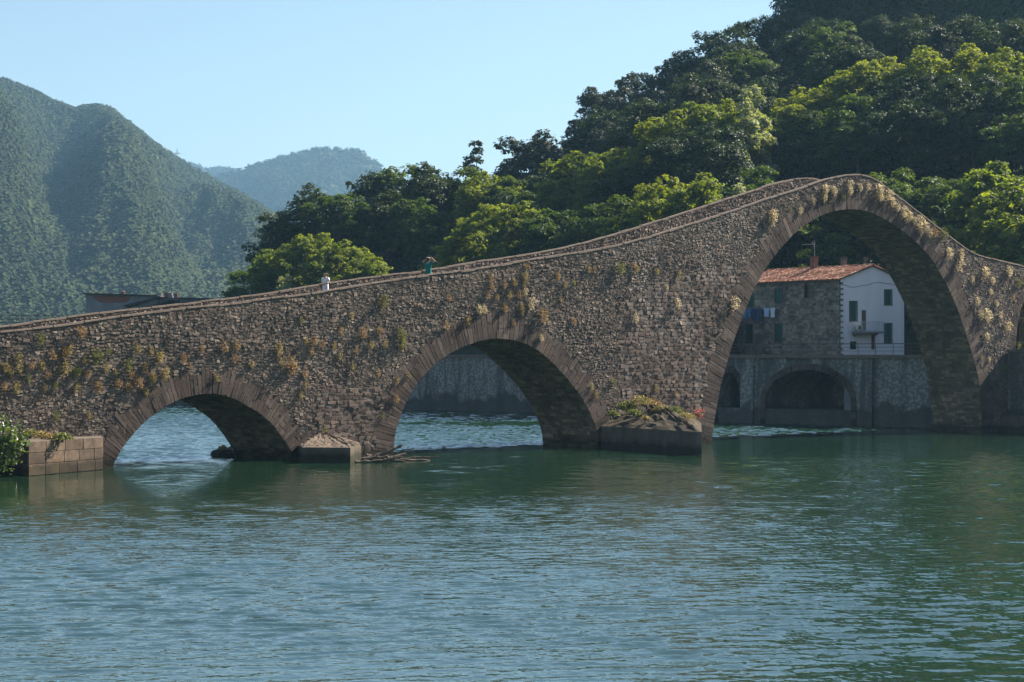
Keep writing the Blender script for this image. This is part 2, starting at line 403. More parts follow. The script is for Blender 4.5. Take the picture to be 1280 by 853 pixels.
for a in ARCH:           # let every arch run down under the water
    a[0, 1] = min(a[0, 1], -1.2) if a[0, 1] < 1 else a[0, 1]; a[-1, 1] = -1.2
    a[0, 1] = -1.2
WS = lambda s: np.interp(s, [-75, -50, -20, 10], [6.4, 5.9, 5.35, 5.3])      # width across
PAR_H, PAR_T, COP = .95, .26, .10
topz = lambda s: np.interp(s, TOP[:, 0], TOP[:, 1])
outline = [(TOP[0, 0], -1.4)]
for a in ARCH: outline += [tuple(p) for p in a]
outline += [(TOP[-1, 0], -1.4)]
lower = outline
upper = [(s, z - PAR_H - COP) for s, z in TOP[::-1]]
poly = lower + upper
bridge = empty('stone_bridge', bp(-30, 0), 0, 'medieval humpbacked stone arch bridge with unequal arches over the green river', 'bridge')
def P_(v): return bridge_local(v)
def bridge_local(v): return Vector(v) - bridge.location
def bl(s, z, n=0.0): return bp(s, z, n) - bridge.location

nP = len(poly)
V = [bl(s, z, 0) for s, z in poly] + [bl(s, z, -float(WS(s))) for s, z in poly]
FS = [list(range(nP)), list(range(2 * nP - 1, nP - 1, -1))] + [[(i + 1) % nP, i, nP + i, nP + (i + 1) % nP] for i in range(nP)]
body = mesh_np('masonry_body', [tuple(v) for v in V], FS, M['core'], bridge)

# parapets: a wall strip under a row of coping stones
def strip(name, n0, n1, zlo, zhi, mat, far=False):
    mb = MB(); S = TOP[:, 0]; v = []
    for s, z in TOP:
        o = -float(WS(s)) if far else 0.0
        for nn, zz in ((n0, zlo), (n1, zlo), (n1, zhi), (n0, zhi)): v.append(bl(s, z + zz, nn + o))
    k = len(TOP); f = []
    for i in range(k - 1):
        for j in range(4):
            f.append([4 * i + j, 4 * (i + 1) + j, 4 * (i + 1) + (j + 1) % 4, 4 * i + (j + 1) % 4])
    f += [[0, 1, 2, 3], [4 * k - 1, 4 * k - 2, 4 * k - 3, 4 * k - 4]]
    return mesh_np(name, [tuple(a) for a in v], f, mat, bridge)
strip('parapet', -.003, -PAR_T, -PAR_H - COP - .25, -COP, M['core'])
strip('parapet', 0.0, PAR_T, -PAR_H - COP - .25, -COP, M['core'], far=True)
def coping(name, n0, n1, far=False):
    """separate slabs, each a little out of line with the next"""
    v = []; f = []
    s = TOP[0, 0]
    while s < TOP[-1, 0] - .5:
        L = rnd.uniform(.7, 1.7); e = s + L - .025
        dz = rnd.uniform(-.025, .02); dn = rnd.uniform(-.03, .03); th = COP + rnd.uniform(-.02, .03)
        o = lambda q: -float(WS(q)) if far else 0.0
        b = len(v)
        k = 3
        for q in np.linspace(s, e, k):
            z = float(topz(q)) + dz
            for nn, zz in ((n0 + dn, -th), (n1 + dn, -th), (n1 + dn - .02 * np.sign(n1 - n0), 0), (n0 + dn + .02 * np.sign(n1 - n0), 0)): v.append(tuple(bl(q, z + zz, nn + o(q))))
        for i in range(k - 1):
            for j in range(4): f.append([b + 4 * i + j, b + 4 * (i + 1) + j, b + 4 * (i + 1) + (j + 1) % 4, b + 4 * i + (j + 1) % 4])
        f += [[b, b + 1, b + 2, b + 3], [b + 4 * k - 1, b + 4 * k - 2, b + 4 * k - 3, b + 4 * k - 4]]
        s += L
    return mesh_np(name, v, f, M['coping'], bridge)
coping('coping', .07, -PAR_T - .02)
coping('coping', -.06, PAR_T + .06, far=True)

# masonry stones as real geometry: every stone an irregular block standing a little proud
def inside(poly, x, y):
    poly = np.asarray(poly); x = np.asarray(x); y = np.asarray(y); c = np.zeros(x.shape, bool)
    j = len(poly) - 1
    for i in range(len(poly)):
        xi, yi = poly[i]; xj, yj = poly[j]
        if yi != yj:
            c ^= ((yi > y) != (yj > y)) & (x < (xj - xi) * (y - yi) / (yj - yi) + xi)
        j = i
    return c
def polydist(x, y, P):
    d = np.full(x.shape, 1e9)
    for i in range(len(P) - 1):
        a, b = P[i], P[i + 1]; ab = b - a; t = np.clip(((x - a[0]) * ab[0] + (y - a[1]) * ab[1]) / (ab @ ab), 0, 1)
        d = np.minimum(d, np.hypot(x - a[0] - t * ab[0], y - a[1] - t * ab[1]))
    return d
def stones_to_mesh(name, quads, depth, tilt, place, mat, parent, lime=None, inset=.11, cut=.28, wob=.05, seedz=1, pillow=.0, nz=.005, reg=None):
    """quads (n,4,2) corner positions; place(s,z,n)->(n,3). each stone: 8-gon back ring, 8-gon front"""
    q = np.asarray(quads); n = len(q)
    r = np.random.default_rng(seedz)
    c = q.mean(1, keepdims=True)
    nxt = np.roll(q, -1, 1); prv = np.roll(q, 1, 1)
    ca = cut * r.uniform(.3, 1.2, (n, 4, 1)); cb = cut * r.uniform(.3, 1.2, (n, 4, 1))
    A = q + (prv - q) * ca * .5; B = q + (nxt - q) * cb * .5
    ring = np.stack([A, B], 2).reshape(n, 8, 2)
    size = np.sqrt(np.abs((q[:, 2, 0] - q[:, 0, 0]) * (q[:, 2, 1] - q[:, 0, 1])))[:, None, None]
    ring = ring + r.normal(0, wob, ring.shape) * size
    front = c + (ring - c) * (1 - inset * r.uniform(.5, 1.6, (n, 1, 1)))
    d = np.asarray(depth)[:, None]
    tl = r.normal(0, 1, (n, 2)) * tilt
    fd = d + ((front - c) * tl[:, None, :]).sum(2) + r.normal(0, nz, (n, 8))
    fd = np.maximum(fd, .008)
    mid = c[:, 0, :]
    V1 = place(ring[..., 0].ravel(), ring[..., 1].ravel(), np.full(n * 8, -.01)).reshape(n, 8, 3)
    V2 = place(front[..., 0].ravel(), front[..., 1].ravel(), fd.ravel()).reshape(n, 8, 3)
    V3 = place(mid[:, 0], mid[:, 1], fd.mean(1) + pillow * size[:, 0, 0] * r.uniform(0, .5, n)).reshape(n, 1, 3)
    V = np.concatenate([V1, V2, V3], 1).reshape(-1, 3)
    k = np.arange(8); k2 = (k + 1) % 8
    side = np.stack([k, k2, 8 + k2, 8 + k], 1)
    base = (np.arange(n) * 17)[:, None, None]
    quadsf = (side[None] + base).reshape(-1, 4)
    # front: 4 quads through the middle point
    kk = np.arange(0, 8, 2)
    fr = np.stack([8 + kk, 8 + (kk + 1) % 8, 8 + (kk + 2) % 8, np.full(4, 16)], 1)
    frf = (fr[None] + base).reshape(-1, 4)
    at_ = None
    if lime is not None: at_ = ('lime', np.repeat(lime, 17))
    o = mesh_np(name, V, np.concatenate([quadsf, frf]), mat, parent, attr=at_)
    if reg is not None:
        a = o.data.attributes.new('coursed', 'FLOAT', 'POINT'); a.data.foreach_set('value', np.repeat(reg, 17).astype(np.float32))
    return o
Ux, Uy = U.x, U.y; BLx, BLy = B0.x - bridge.location.x, B0.y - bridge.location.y
def place_face(s, z, n): return np.stack([BLx + Ux * s + NRM.x * n, BLy + Uy * s + NRM.y * n, z], -1)
def px_of_s(s):
    P = B0 + U * s; return CX + F * P.x / P.y

def rubble(s0, s1, z0f, z1f, seed):
    """rows of irregular stones; returns quads"""
    r = np.random.default_rng(seed); out = []
    z = z0f
    while z < z1f:
        h = r.uniform(.08, .175)
        s = s0 + r.uniform(-.5, 0)
        while s < s1:
            L = r.uniform(.12, .36) * (1.6 if r.random() < .12 else 1)
            hh = h * r.uniform(.7, 1.35)
            out.append((s, z, L, hh)); s += L
        z += h
    return np.array(out)
st = rubble(TOP[0, 0], TOP[-1, 0], -.4, TOP[:, 1].max() + .2, 3)
s, z, L, hh = st.T
r2 = np.random.default_rng(31); st2 = []; z_ = -.4
while z_ < TOP[:, 1].max():
    h_ = r2.uniform(.20, .34); s_ = TOP[0, 0] + r2.uniform(-.5, 0)
    while s_ < TOP[-1, 0]:
        l_ = r2.uniform(.35, .85); st2.append((s_, z_, l_, h_)); s_ += l_
    z_ += h_
st2 = np.array(st2); setid = np.r_[np.zeros(len(s)), np.ones(len(st2))]
s, z, L, hh = [np.r_[a, b] for a, b in zip((s, z, L, hh), st2.T)]
warp = (fbm(s * .12, z * .25, 5) - .5) * 1.8 + (fbm(s * .7, z * .6, 8) - .5) * .6 + (vnoise(s * 2.1, z * 2.3, 17) - .5) * .16
pxs = np.array([px_of_s(v) for v in s + L / 2])
regular = np.clip((pxs - 745) / 60, 0, 1) * np.clip((945 - pxs) / 25, 0, 1) * np.clip((topz(s) - z - 3.2) / 1.5, 0, 1)
regular = np.maximum(regular, .75 * np.clip((pxs - 375) / 30, 0, 1) * np.clip((500 - pxs) / 25, 0, 1) * np.clip((5.5 - z) / 1.5, 0, 1))
keep_ = np.where(setid > .5, regular > .5, regular <= .5)
warp *= 1 - .93 * np.where(setid > .5, 1, 0) - .5 * regular * (setid < .5)
zc = z + hh / 2 + warp; sc_ = s + L / 2
mask = inside([(a, b) for a, b in lower] + [(a, b - COP - .02) for a, b in TOP[::-1]], sc_, zc)
mask &= (topz(sc_) - zc > COP + .10) & keep_
RT = [1.55, 1.75, 1.8, 1.0]
for a, t in zip(ARCH, RT): mask &= polydist(sc_, zc, a) > t * (.97 + .1 * (fbm(sc_ * 1.3, zc * 1.3, 3) - .5))
s, z, L, hh, warp, reg, pxs, zc, sc_, setid = [v[mask] for v in (s, z, L, hh, warp, regular, pxs, zc, sc_, setid)]
jit = np.where(setid > .5, .018, .009)
j = rg.normal(0, 1, (len(s), 4, 2)) * .030 * (1 - .85 * reg)[:, None, None]
Q = np.stack([np.stack([s + jit, z + warp + jit], 1), np.stack([s + L - jit, z + warp + jit], 1), np.stack([s + L - jit, z + hh + warp - jit], 1), np.stack([s + jit, z + hh + warp - jit], 1)], 1) + j
cs = setid > .5; qs_all = np.stack([np.stack([s, z + warp], 1), np.stack([s + L, z + warp], 1), np.stack([s + L, z + hh + warp], 1), np.stack([s, z + hh + warp], 1)], 1)
qs = np.stack([np.stack([s, z + warp], 1), np.stack([s + L, z + warp], 1), np.stack([s + L, z + hh + warp], 1), np.stack([s, z + hh + warp], 1)], 1)[cs]
Vm = place_face(qs[..., 0].ravel(), qs[..., 1].ravel(), np.full(qs.shape[0] * 4, .012))
mesh_np('mortar', Vm, np.arange(len(Vm)).reshape(-1, 4), M['mortar'], bridge)
qr = qs_all[~cs]; Vm = place_face(qr[..., 0].ravel(), qr[..., 1].ravel(), np.full(qr.shape[0] * 4, .008) + rg.uniform(0, .004, qr.shape[0]).repeat(4))
mesh_np('mortar', Vm, np.arange(len(Vm)).reshape(-1, 4), M['rough_mortar'], bridge)
rough = .35 + .9 * fbm(sc_ * .25, zc * .4, 21)
dep = .012 + rg.gamma(1.6, .013, len(s)) * rough * (1 - .78 * reg)
dep = np.minimum(dep, .18); dep = np.where(setid > .5, .022 + rg.gamma(1.5, .006, len(s)), dep)
lime = np.clip(1.5 * np.clip((pxs - 730) / 80, 0, 1) * np.clip((960 - pxs) / 30, 0, 1) * (fbm(sc_ * .5, zc * .22, 33) - .35) * 2, 0, .9) + .35 * np.clip((fbm(sc_ * .4, zc * .4, 44) - .6) * 6, 0, 1)
stones_to_mesh('spandrel_stones', Q, dep, .11, place_face, M['rubble'], bridge, lime=lime, seedz=5, pillow=.035, reg=reg)
print('stones', len(Q))

# inner side of the far parapet, faced with the same rubble
st = rubble(TOP[0, 0], TOP[-1, 0], 0, PAR_H + .12, 11)
s, z, L, hh = st.T
zz = z + topz(s + L / 2) - PAR_H - COP - .1
keep = z + hh < PAR_H + .1
s, L, hh, zz, z = s[keep], L[keep], hh[keep], zz[keep], z[keep]
sl0 = topz(s) - topz(s + L / 2); sl1 = topz(s + L) - topz(s + L / 2)
Q = np.stack([np.stack([s + .01, zz + sl0 + .01], 1), np.stack([s + L - .01, zz + sl1 + .01], 1), np.stack([s + L - .01, zz + hh + sl1], 1), np.stack([s + .01, zz + hh + sl0], 1)], 1)
def place_far(s, z, n): n = n - WS(s) + PAR_T; return np.stack([BLx + Ux * s + NRM.x * n, BLy + Uy * s + NRM.y * n, z], -1)
stones_to_mesh('parapet_stones', Q, .02 + rg.gamma(2., .012, len(Q)), .2, place_far, M['rubble'], bridge, lime=np.full(len(Q), .3), seedz=6)

# arch rings of long radial stones
def ring_stones(a, t, seed, wmin, wmax, gp=.006, rag=.24):
    r = np.random.default_rng(seed)
    seg = np.hypot(*np.diff(a, axis=0).T); Ls = np.r_[0, np.cumsum(seg)]
    def pt(x):
        e = .5
        p = np.array([np.interp(x, Ls, a[:, 0]), np.interp(x, Ls, a[:, 1])])
        p0 = np.array([np.interp(x - e, Ls, a[:, 0]), np.interp(x - e, Ls, a[:, 1])]); p1 = np.array([np.interp(x + e, Ls, a[:, 0]), np.interp(x + e, Ls, a[:, 1])])
        d = p1 - p0; d /= np.hypot(*d); return p, np.array([-d[1], d[0]])
    x = 0; Q = []; D = []
    while x < Ls[-1] - .1:
        wd = r.uniform(wmin, wmax); x1 = min(x + wd, Ls[-1]); x0 = x; x = x1
        p0, n0 = pt(x0 + gp); p1, n1 = pt(x1 - gp)
        tt = t * (1 + r.uniform(-rag, rag)); cuts = [0.0]
        k = r.choice([1, 1, 2, 2, 3])
        for c in sorted(r.uniform(.25, .8, k - 1)): cuts.append(c)
        cuts.append(1.0); d0 = r.uniform(.015, .022)
        for c0, c1 in zip(cuts[:-1], cuts[1:]):
            g0 = c0 * tt + (.015 if c0 > 0 else -.03); g1 = c1 * tt - .01
            if g1 - g0 < .12: continue
            Q.append([p0 + n0 * g0, p1 + n1 * g0, p1 + n1 * g1, p0 + n0 * g1]); D.append(d0 + r.uniform(-.006, .014) * (2.2 if r.random() < .25 else 1))
    return np.array(Q), np.maximum(np.array(D), .02)
for i, (a, t) in enumerate(zip(ARCH, RT)):
    Q, D = ring_stones(a, t, 40 + i, *((.13, .34, .006) if i == 0 else (.16, .48, .012)))
    stones_to_mesh('arch_ring', Q, D, .010, place_face, M['ring'], bridge, inset=.02, cut=.09, wob=.012, nz=.004, seedz=50 + i)

# flat brick-like stones lining the underside of each arch
def soffit(a, seed):
    r = np.random.default_rng(seed)
    seg = np.hypot(*np.diff(a, axis=0).T); Ls = np.r_[0, np.cumsum(seg)]
    x = 0; Q = []
    W = float(WS(a[:, 0].mean()))
    while x < Ls[-1]:
        hgt = r.uniform(.16, .34); y = -r.uniform(0, .4)
        while y < W:
            l = r.uniform(.3, 1.0); Q.append([(x + .01, max(y, .03)), (x + hgt - .012, max(y, .03)), (x + hgt - .012, min(y + l - .012, W)), (x + .01, min(y + l - .012, W))]); y += l
        x += hgt
    Q = np.array(Q); Q = Q[(Q[:, 2, 1] - Q[:, 0, 1]) > .1]
    A = np.array(a)
    def place(p, q, n):
        p = np.clip(p, 0, Ls[-1]); s = np.interp(p, Ls, A[:, 0]); z = np.interp(p, Ls, A[:, 1])
        ds = np.interp(p + .3, Ls, A[:, 0]) - np.interp(p - .3, Ls, A[:, 0]); dz = np.interp(p + .3, Ls, A[:, 1]) - np.interp(p - .3, Ls, A[:, 1])
        l = np.hypot(ds, dz) + 1e-9; s = s + dz / l * n; z = z - ds / l * n
        k = q * WS(s) / W
        return np.stack([BLx + Ux * s - NRM.x * k, BLy + Uy * s - NRM.y * k, z], -1)
    return stones_to_mesh('arch_soffit', Q, .012 + r.gamma(2., .009, len(Q)), .04, place, M['soffit'], bridge, inset=.05, cut=.1, wob=.015, seedz=seed)
M['soffit'] = stone_mat('soffit_stone', [(0, (.12, .09, .055)), (.6, (.19, .145, .092)), (1, (.32, .25, .17))], bump_d=.02, scale=4)
for i, a in enumerate(ARCH): soffit(a, 70 + i)

# cutwaters standing in the river against the piers
def cutwater(foot, ztop, peak, mat, courses=0, cap=True, capmat='caprock'):
    """foot: list of ground points ccw; blocks to ztop, sloping stone cap up to the pier wall"""
    o = empty_part = None
    mb = MB(); f2 = [Vector((p.x, p.y, 0)) - bridge.location for p in foot]
    c = sum(f2, Vector()) / len(f2)
    if courses:
        q = -1.2; nh = courses; hs = [(-1.2, 0.0)] + [(ztop * i / nh, ztop * (i + 1) / nh) for i in range(nh)]
    else: hs = [(-1.2, ztop)]
    n = len(f2)
    lo = [Vector((p.x, p.y, -1.2)) for p in f2]; hi = [Vector((p.x, p.y, ztop)) for p in f2]
    mb.add(lo + hi, [list(range(n))[::-1], list(range(n, 2 * n))] + [[i, (i + 1) % n, n + (i + 1) % n, n + i] for i in range(n)])
    blk = mb.build('cutwater', mat, bridge)
    if courses:      # ashlar blocks laid 3 cm proud of the core on each outer face
        r = np.random.default_rng(courses); v = []; fc = []
        for i in range(n):
            a, b = f2[i], f2[(i + 1) % n]
            d = b - a; Lg = d.length; d = d / Lg; nn = Vector((d.y, -d.x, 0))
            if nn.dot(a - c) < 0: nn = -nn
            for (z0, z1) in hs:
                x = 0
                while x < Lg - .05:
                    l = r.uniform(.9, 2.0); x1 = min(x + l, Lg)
                    if Lg - x1 < .4: x1 = Lg
                    pr = .03 + r.uniform(0, .02)
                    A = a + d * (x + .008); B = a + d * (x1 - .008); o0 = len(v)
                    for P, zz, k in ((A, z0 + .008, .0), (B, z0 + .008, .0), (B, z1 - .008, .0), (A, z1 - .008, .0)): v.append((P.x, P.y, zz))
                    g = .02
                    for P, zz in ((A + d * g, z0 + .028), (B - d * g, z0 + .028), (B - d * g, z1 - .028), (A + d * g, z1 - .028)): v.append((P.x + nn.x * pr, P.y + nn.y * pr, zz))
                    fc += [[o0 + 4, o0 + 5, o0 + 6, o0 + 7]] + [[o0 + k, o0 + (k + 1) % 4, o0 + 4 + (k + 1) % 4, o0 + 4 + k] for k in range(4)]
                    x = x1
        mesh_np('ashlar_facing', v, fc, M['ashlar'], blk)
    if cap:
        top = [p + Vector((0, 0, ztop)) for p in f2]
        pk = peak - bridge.location
        vs = []; fs = []; rr = random.Random(len(foot) + int(ztop * 100))
        # rough sloping stones: triangles split finely and jittered
        for i in range(n):
            a, b = top[i], top[(i + 1) % n]; m = 16; b0 = len(vs)
            for u in range(m + 1):
                for w_ in range(m + 1):
                    t = u / m; p = a.lerp(b, w_ / m).lerp(pk, t)
                    am = (.09 if ztop > 1.2 else .06) * (0 if u in (0,) or w_ in (0, m) else 1)
                    vs.append(p + Vector((rr.uniform(-1, 1) * am, rr.uniform(-1, 1) * am, rr.uniform(-.6, 1.4) * am)) + Vector((0, 0, .004)))
            for u in range(m):
                for w_ in range(m):
                    fs.append([b0 + u * (m + 1) + w_, b0 + u * (m + 1) + w_ + 1, b0 + (u + 1) * (m + 1) + w_ + 1, b0 + (u + 1) * (m + 1) + w_])
        mesh_np('sloping_cap', [tuple(p) for p in vs], fs, M[capmat], blk)
    return blk
def on_bridge(px):         # ground point of the near face at that column
    s_ = face(px, 560)[0]; return B0 + U * s_ - NRM * .3
wp = water_pt
cutwater([on_bridge(-4), wp(35, 595.5), wp(128.5, 587.4), on_bridge(129)], 1.92, bp(face(60, 540)[0], 2.3, -.1), M['concrete'], courses=3, cap=False)
cutwater([on_bridge(376), wp(378, 578.8), wp(438, 579.4), wp(451.5, 577.6), on_bridge(452)], 0.97, bp(face(404, 538)[0], 1.75, -.05), M['concrete'])
cutwater([on_bridge(752), wp(870, 569.5), wp(877, 569.5), on_bridge(880)], 1.58, bp(face(808, 499)[0], 3.75, -.05), M['concrete'], capmat='capsoil')

# retaining wall running along the river from the right-hand pier towards us
rw = empty('river_wall', bp(7.4, 0, 0), 0, 'dark stone river wall in shade at the foot of the right end of the bridge', 'wall')
rl = lambda s_, z_, n_: bp(s_, z_, n_) - rw.location
s0w = face(1258, 500)[0]
def wall_block(s0, s1, n0, n1, z0, z1):
    mb = MB(); mb.hexa([rl(s0, z0, n0), rl(s1, z0, n0), rl(s1, z0, n1), rl(s0, z0, n1)], [rl(s0, z1, n0), rl(s1, z1, n0), rl(s1, z1, n1), rl(s0, z1, n1)]); return mb
wall_block(s0w, s0w + 14, .12, 60, -1, 7.0).build('wall_face', M['wall'], rw)
wall_block(s0w - .12, s0w + 14, .13, 60.1, 7.003, 7.2).build('ledge', M['coping'], rw)
wall_block(s0w - 1.2, s0w - .003, .13, 60, -1, 1.4).build('footing', M['concrete'], rw)

# ------------------------------------------------------------ far river bank: embankment wall
WALL_PX = [(1420, 545), (1250, 538.5), (1161, 536), (894, 528.5), (676, 517.2), (505, 512.7), (300, 508), (200, 505.5)]
WP = [water_pt(*p) for p in WALL_PX]
WP.append(WP[-1] + (WP[-1] - WP[-2]).normalized() * 250)
def Zw(px):
    """distance of the wall at that bearing (beyond its far end: along its last stretch)"""
    xs = [CX + F * p.x / p.y for p in WP][::-1]; zs = [p.y for p in WP][::-1]
    return np.interp(px, xs, zs)
emb = empty('embankment_wall', WP[3], 0, 'long grey stone embankment wall with arches along the far river bank below the house', 'wall')
el = lambda v: Vector(v) - emb.location
WTOP = 6.72
def seg_frame(i):
    a, b = WP[i], WP[i + 1]; d = (b - a).normalized(); n = Vector((d.y, -d.x, 0))
    if n.dot(a) > 0: n = -n           # towards the camera
    return a, b, d, n
mbw = MB(); mbl = MB()
arch_rings = []
def arch_panel(a, b, d, n, holes):
    """front of a wall stretch with arched openings: holes (t centre, half width, z sill, z spring, z crown)"""
    L = (b - a).length; t = 0; P = lambda t, z, o=0: el(a + d * t + n * o + Vector((0, 0, z)))
    for (c, hw, zs, zp, zc) in holes:
        mbw.add([P(t, -1), P(c - hw, -1), P(c - hw, WTOP), P(t, WTOP)], [[0, 1, 2, 3]])
        K = 18; pts = [(c + hw * -math.cos(math.pi * k / K), zp + (zc - zp) * math.sin(math.pi * k / K)) for k in range(K + 1)]
        mbw.add([P(c - hw, -1), P(c + hw, -1), P(c + hw, zs), P(c - hw, zs)], [[0, 1, 2, 3]])
        pp = [(c - hw, zs)] + pts + [(c + hw, zs)]
        for k in range(len(pts) - 1):
            (x0, z0), (x1, z1) = pts[k], pts[k + 1]
            mbw.add([P(x0, z0), P(x1, z1), P(x1, WTOP), P(x0, WTOP)], [[0, 1, 2, 3]])
        for k in range(len(pp) - 1):       # the vault going back
            (x0, z0), (x1, z1) = pp[k], pp[k + 1]
            mbw.add([P(x0, z0), P(x1, z1), P(x1, z1, -9), P(x0, z0, -9)], [[0, 1, 2, 3]])
        mbw.add([P(c - hw, zs), P(c + hw, zs), P(c + hw, zs, -9), P(c - hw, zs, -9)], [[0, 1, 2, 3]])
        mbw.add([P(c - hw - .2, -1, -9), P(c + hw + .2, -1, -9), P(c + hw + .2, zc + .3, -9), P(c - hw - .2, zc + .3, -9)], [[0, 1, 2, 3]])
        r = MB(); t0 = 0.62                # ring of voussoirs
        for k in range(K):
            a0, a1 = math.pi * (k + .06) / K, math.pi * (k + .94) / K
            q = []
            for aa, rr in ((a0, 0), (a1, 0), (a1, t0), (a0, t0)):
                q.append((c - (hw + rr) * math.cos(aa), zp + (zc - zp + rr) * math.sin(aa)))
            r.add([P(x, z, .0) for x, z in q] + [P(x, z, .06 + .03 * ((k * 7) % 3)) for x, z in q], [[4, 5, 6, 7]] + [[m, (m + 1) % 4, 4 + (m + 1) % 4, 4 + m] for m in range(4)])
        for sx in (-1, 1):
            for kk in range(8):
                z0 = zs - 1.5 + (zp - zs + 1.5) * kk / 8; z1 = zs - 1.5 + (zp - zs + 1.5) * (kk + .93) / 8
                x0, x1 = c + sx * hw, c + sx * (hw + t0)
                r.add([P(x0, z0), P(x1, z0), P(x1, z1), P(x0, z1), P(x0, z0, .07), P(x1, z0, .07), P(x1, z1, .07), P(x0, z1, .07)], [[4, 5, 6, 7]] + [[m, (m + 1) % 4, 4 + (m + 1) % 4, 4 + m] for m in range(4)])
        arch_rings.append(r); t = c + hw
    mbw.add([P(t, -1), P(L, -1), P(L, WTOP), P(t, WTOP)], [[0, 1, 2, 3]])
def wall_t(i, px):     # distance along stretch i at which the bearing px is met
    a, b, d, n = seg_frame(i); k = (px - CX) / F
    return (k * a.y - a.x) / (d.x - k * d.y)
for i in range(len(WP) - 1):
    a, b, d, n = seg_frame(i); holes = []
    if i == 2:
        t0, t1 = wall_t(2, 1064), wall_t(2, 957); c, hw = (t0 + t1) / 2, abs(t1 - t0) / 2
        t2, t3 = wall_t(2, 926), wall_t(2, 926) + 2 * hw
        holes = [(c, hw, 1.5, 2.2, 5.3)]
        if t3 < (b - a).length - .5: holes.append(((t2 + t3) / 2, (t3 - t2) / 2, 1.5, 2.2, 5.2))
        else: holes.append((t2 + min(hw, ((b - a).length - t2 - .4) / 2), min(hw, ((b - a).length - t2 - .4) / 2), 1.5, 2.2, 5.0))
    arch_panel(a, b, d, n, holes)
    q = [el(a + n * .28), el(b + n * .28), el(b - n * 1.2), el(a - n * 1.2)]
    up = lambda v, z: v + Vector((0, 0, z))
    mbl.hexa([up(v, WTOP - .30) for v in q], [up(v, WTOP + .03) for v in q])
    for px_ in ([1083, 935] if i == 2 else []):       # buttress strips between the arches
        t = wall_t(i, px_); mbw.hexa([el(a + d * (t - .8) + n * .3) + Vector((0, 0, -1)), el(a + d * (t + .8) + n * .3) + Vector((0, 0, -1)), el(a + d * (t + .8)) + Vector((0, 0, -1)), el(a + d * (t - .8)) + Vector((0, 0, -1))],
                                     [el(a + d * (t - .8) + n * .12) + Vector((0, 0, WTOP - .35)), el(a + d * (t + .8) + n * .12) + Vector((0, 0, WTOP - .35)), el(a + d * (t + .8)) + Vector((0, 0, WTOP - .35)), el(a + d * (t - .8)) + Vector((0, 0, WTOP - .35))])
mbw.build('wall_face', M['wall'], emb)
mbl.build('ledge', M['coping'], emb)
for r in arch_rings: r.build('arch_ring', M['ring'], emb)
# pale door leaf inside the big arch
a, b, d, n = seg_frame(2); t = wall_t(2, 1051)
MB().hexa([el(a + d * (t - .9) - n * 1.2 + Vector((0, 0, 1.5))), el(a + d * (t + .5) - n * 1.2 + Vector((0, 0, 1.5))), el(a + d * (t + .5) - n * 1.4 + Vector((0, 0, 1.5))), el(a + d * (t - .9) - n * 1.4 + Vector((0, 0, 1.5)))],
          [el(a + d * (t - .9) - n * 1.2 + Vector((0, 0, 4.2))), el(a + d * (t + .5) - n * 1.2 + Vector((0, 0, 4.2))), el(a + d * (t + .5) - n * 1.4 + Vector((0, 0, 4.2))), el(a + d * (t - .9) - n * 1.4 + Vector((0, 0, 4.2)))]).build('door', M['greywall'], emb)

# promenade railing on the wall
ra = WP[3]; rail = empty('promenade_railing', WP[2] + Vector((0, 0, WTOP)), 0, 'thin rusty metal railing along the top of the embankment wall in front of the house', 'railing')
rlc = lambda v: Vector(v) - rail.location
a, b, d, n = seg_frame(2); L = (b - a).length
mr = MB()
for zz in (.38, .72, 1.06): mr.tube([rlc(a + d * 0 - n * .1 + Vector((0, 0, WTOP + zz))), rlc(b - n * .1 + Vector((0, 0, WTOP + zz)))], .045 if zz > 1 else .022, 6)
mr.build('rail', M['metal'], rail)
k = 0; t = 0
while t <= L:
    MB().tube([rlc(a + d * t - n * .1 + Vector((0, 0, WTOP + .03))), rlc(a + d * t - n * .1 + Vector((0, 0, WTOP + 1.06)))], .03, 6).build('post', M['metal'], rail); t += 2.0

# ------------------------------------------------------------ hillside terrain behind the wall
def belt(tab):
    xs, ys = zip(*tab); return lambda px: np.interp(px, xs, ys)
yA = belt([(280, 400), (300, 362), (320, 335), (340, 312), (385, 296), (430, 305), (470, 325), (505, 338), (530, 318), (560, 285), (600, 262), (640, 258), (690, 275), (720, 266), (780, 240), (860, 218), (900, 230), (940, 210), (985, 222), (1060, 214), (1120, 212), (1180, 225), (1210, 205), (1280, 200), (1700, 190)])
yB = belt([(280, 400), (322, 300), (345, 250), (375, 234), (410, 245), (440, 238), (465, 218), (530, 206), (600, 212), (660, 225), (700, 195), (740, 186), (790, 185), (830, 140), (900, 122), (960, 116), (1010, 112), (1050, 92), (1100, 75), (1150, 60), (1210, 58), (1290, 62), (1700, 40)])
yC = belt([(280, 420), (450, 300), (560, 222), (590, 205), (625, 205), (655, 182), (690, 186), (712, 165), (738, 112), (780, 92), (830, 88), (860, 70), (890, 42), (930, 22), (985, 8), (1040, -30), (1280, -90), (1700, -100)])
ZA = lambda px: Zw(px) + np.interp(px, [300, 900, 960, 1300], [14, 22, 44, 44])
ZB = lambda px: ZA(px) + np.interp(px, [300, 600, 1300], [26, 38, 44])
ZC = lambda px: ZB(px) + np.interp(px, [300, 600, 1300], [50, 70, 75])
hgt = lambda y, Z: H + (Y0 - y) / F * Z
TH = 12.0
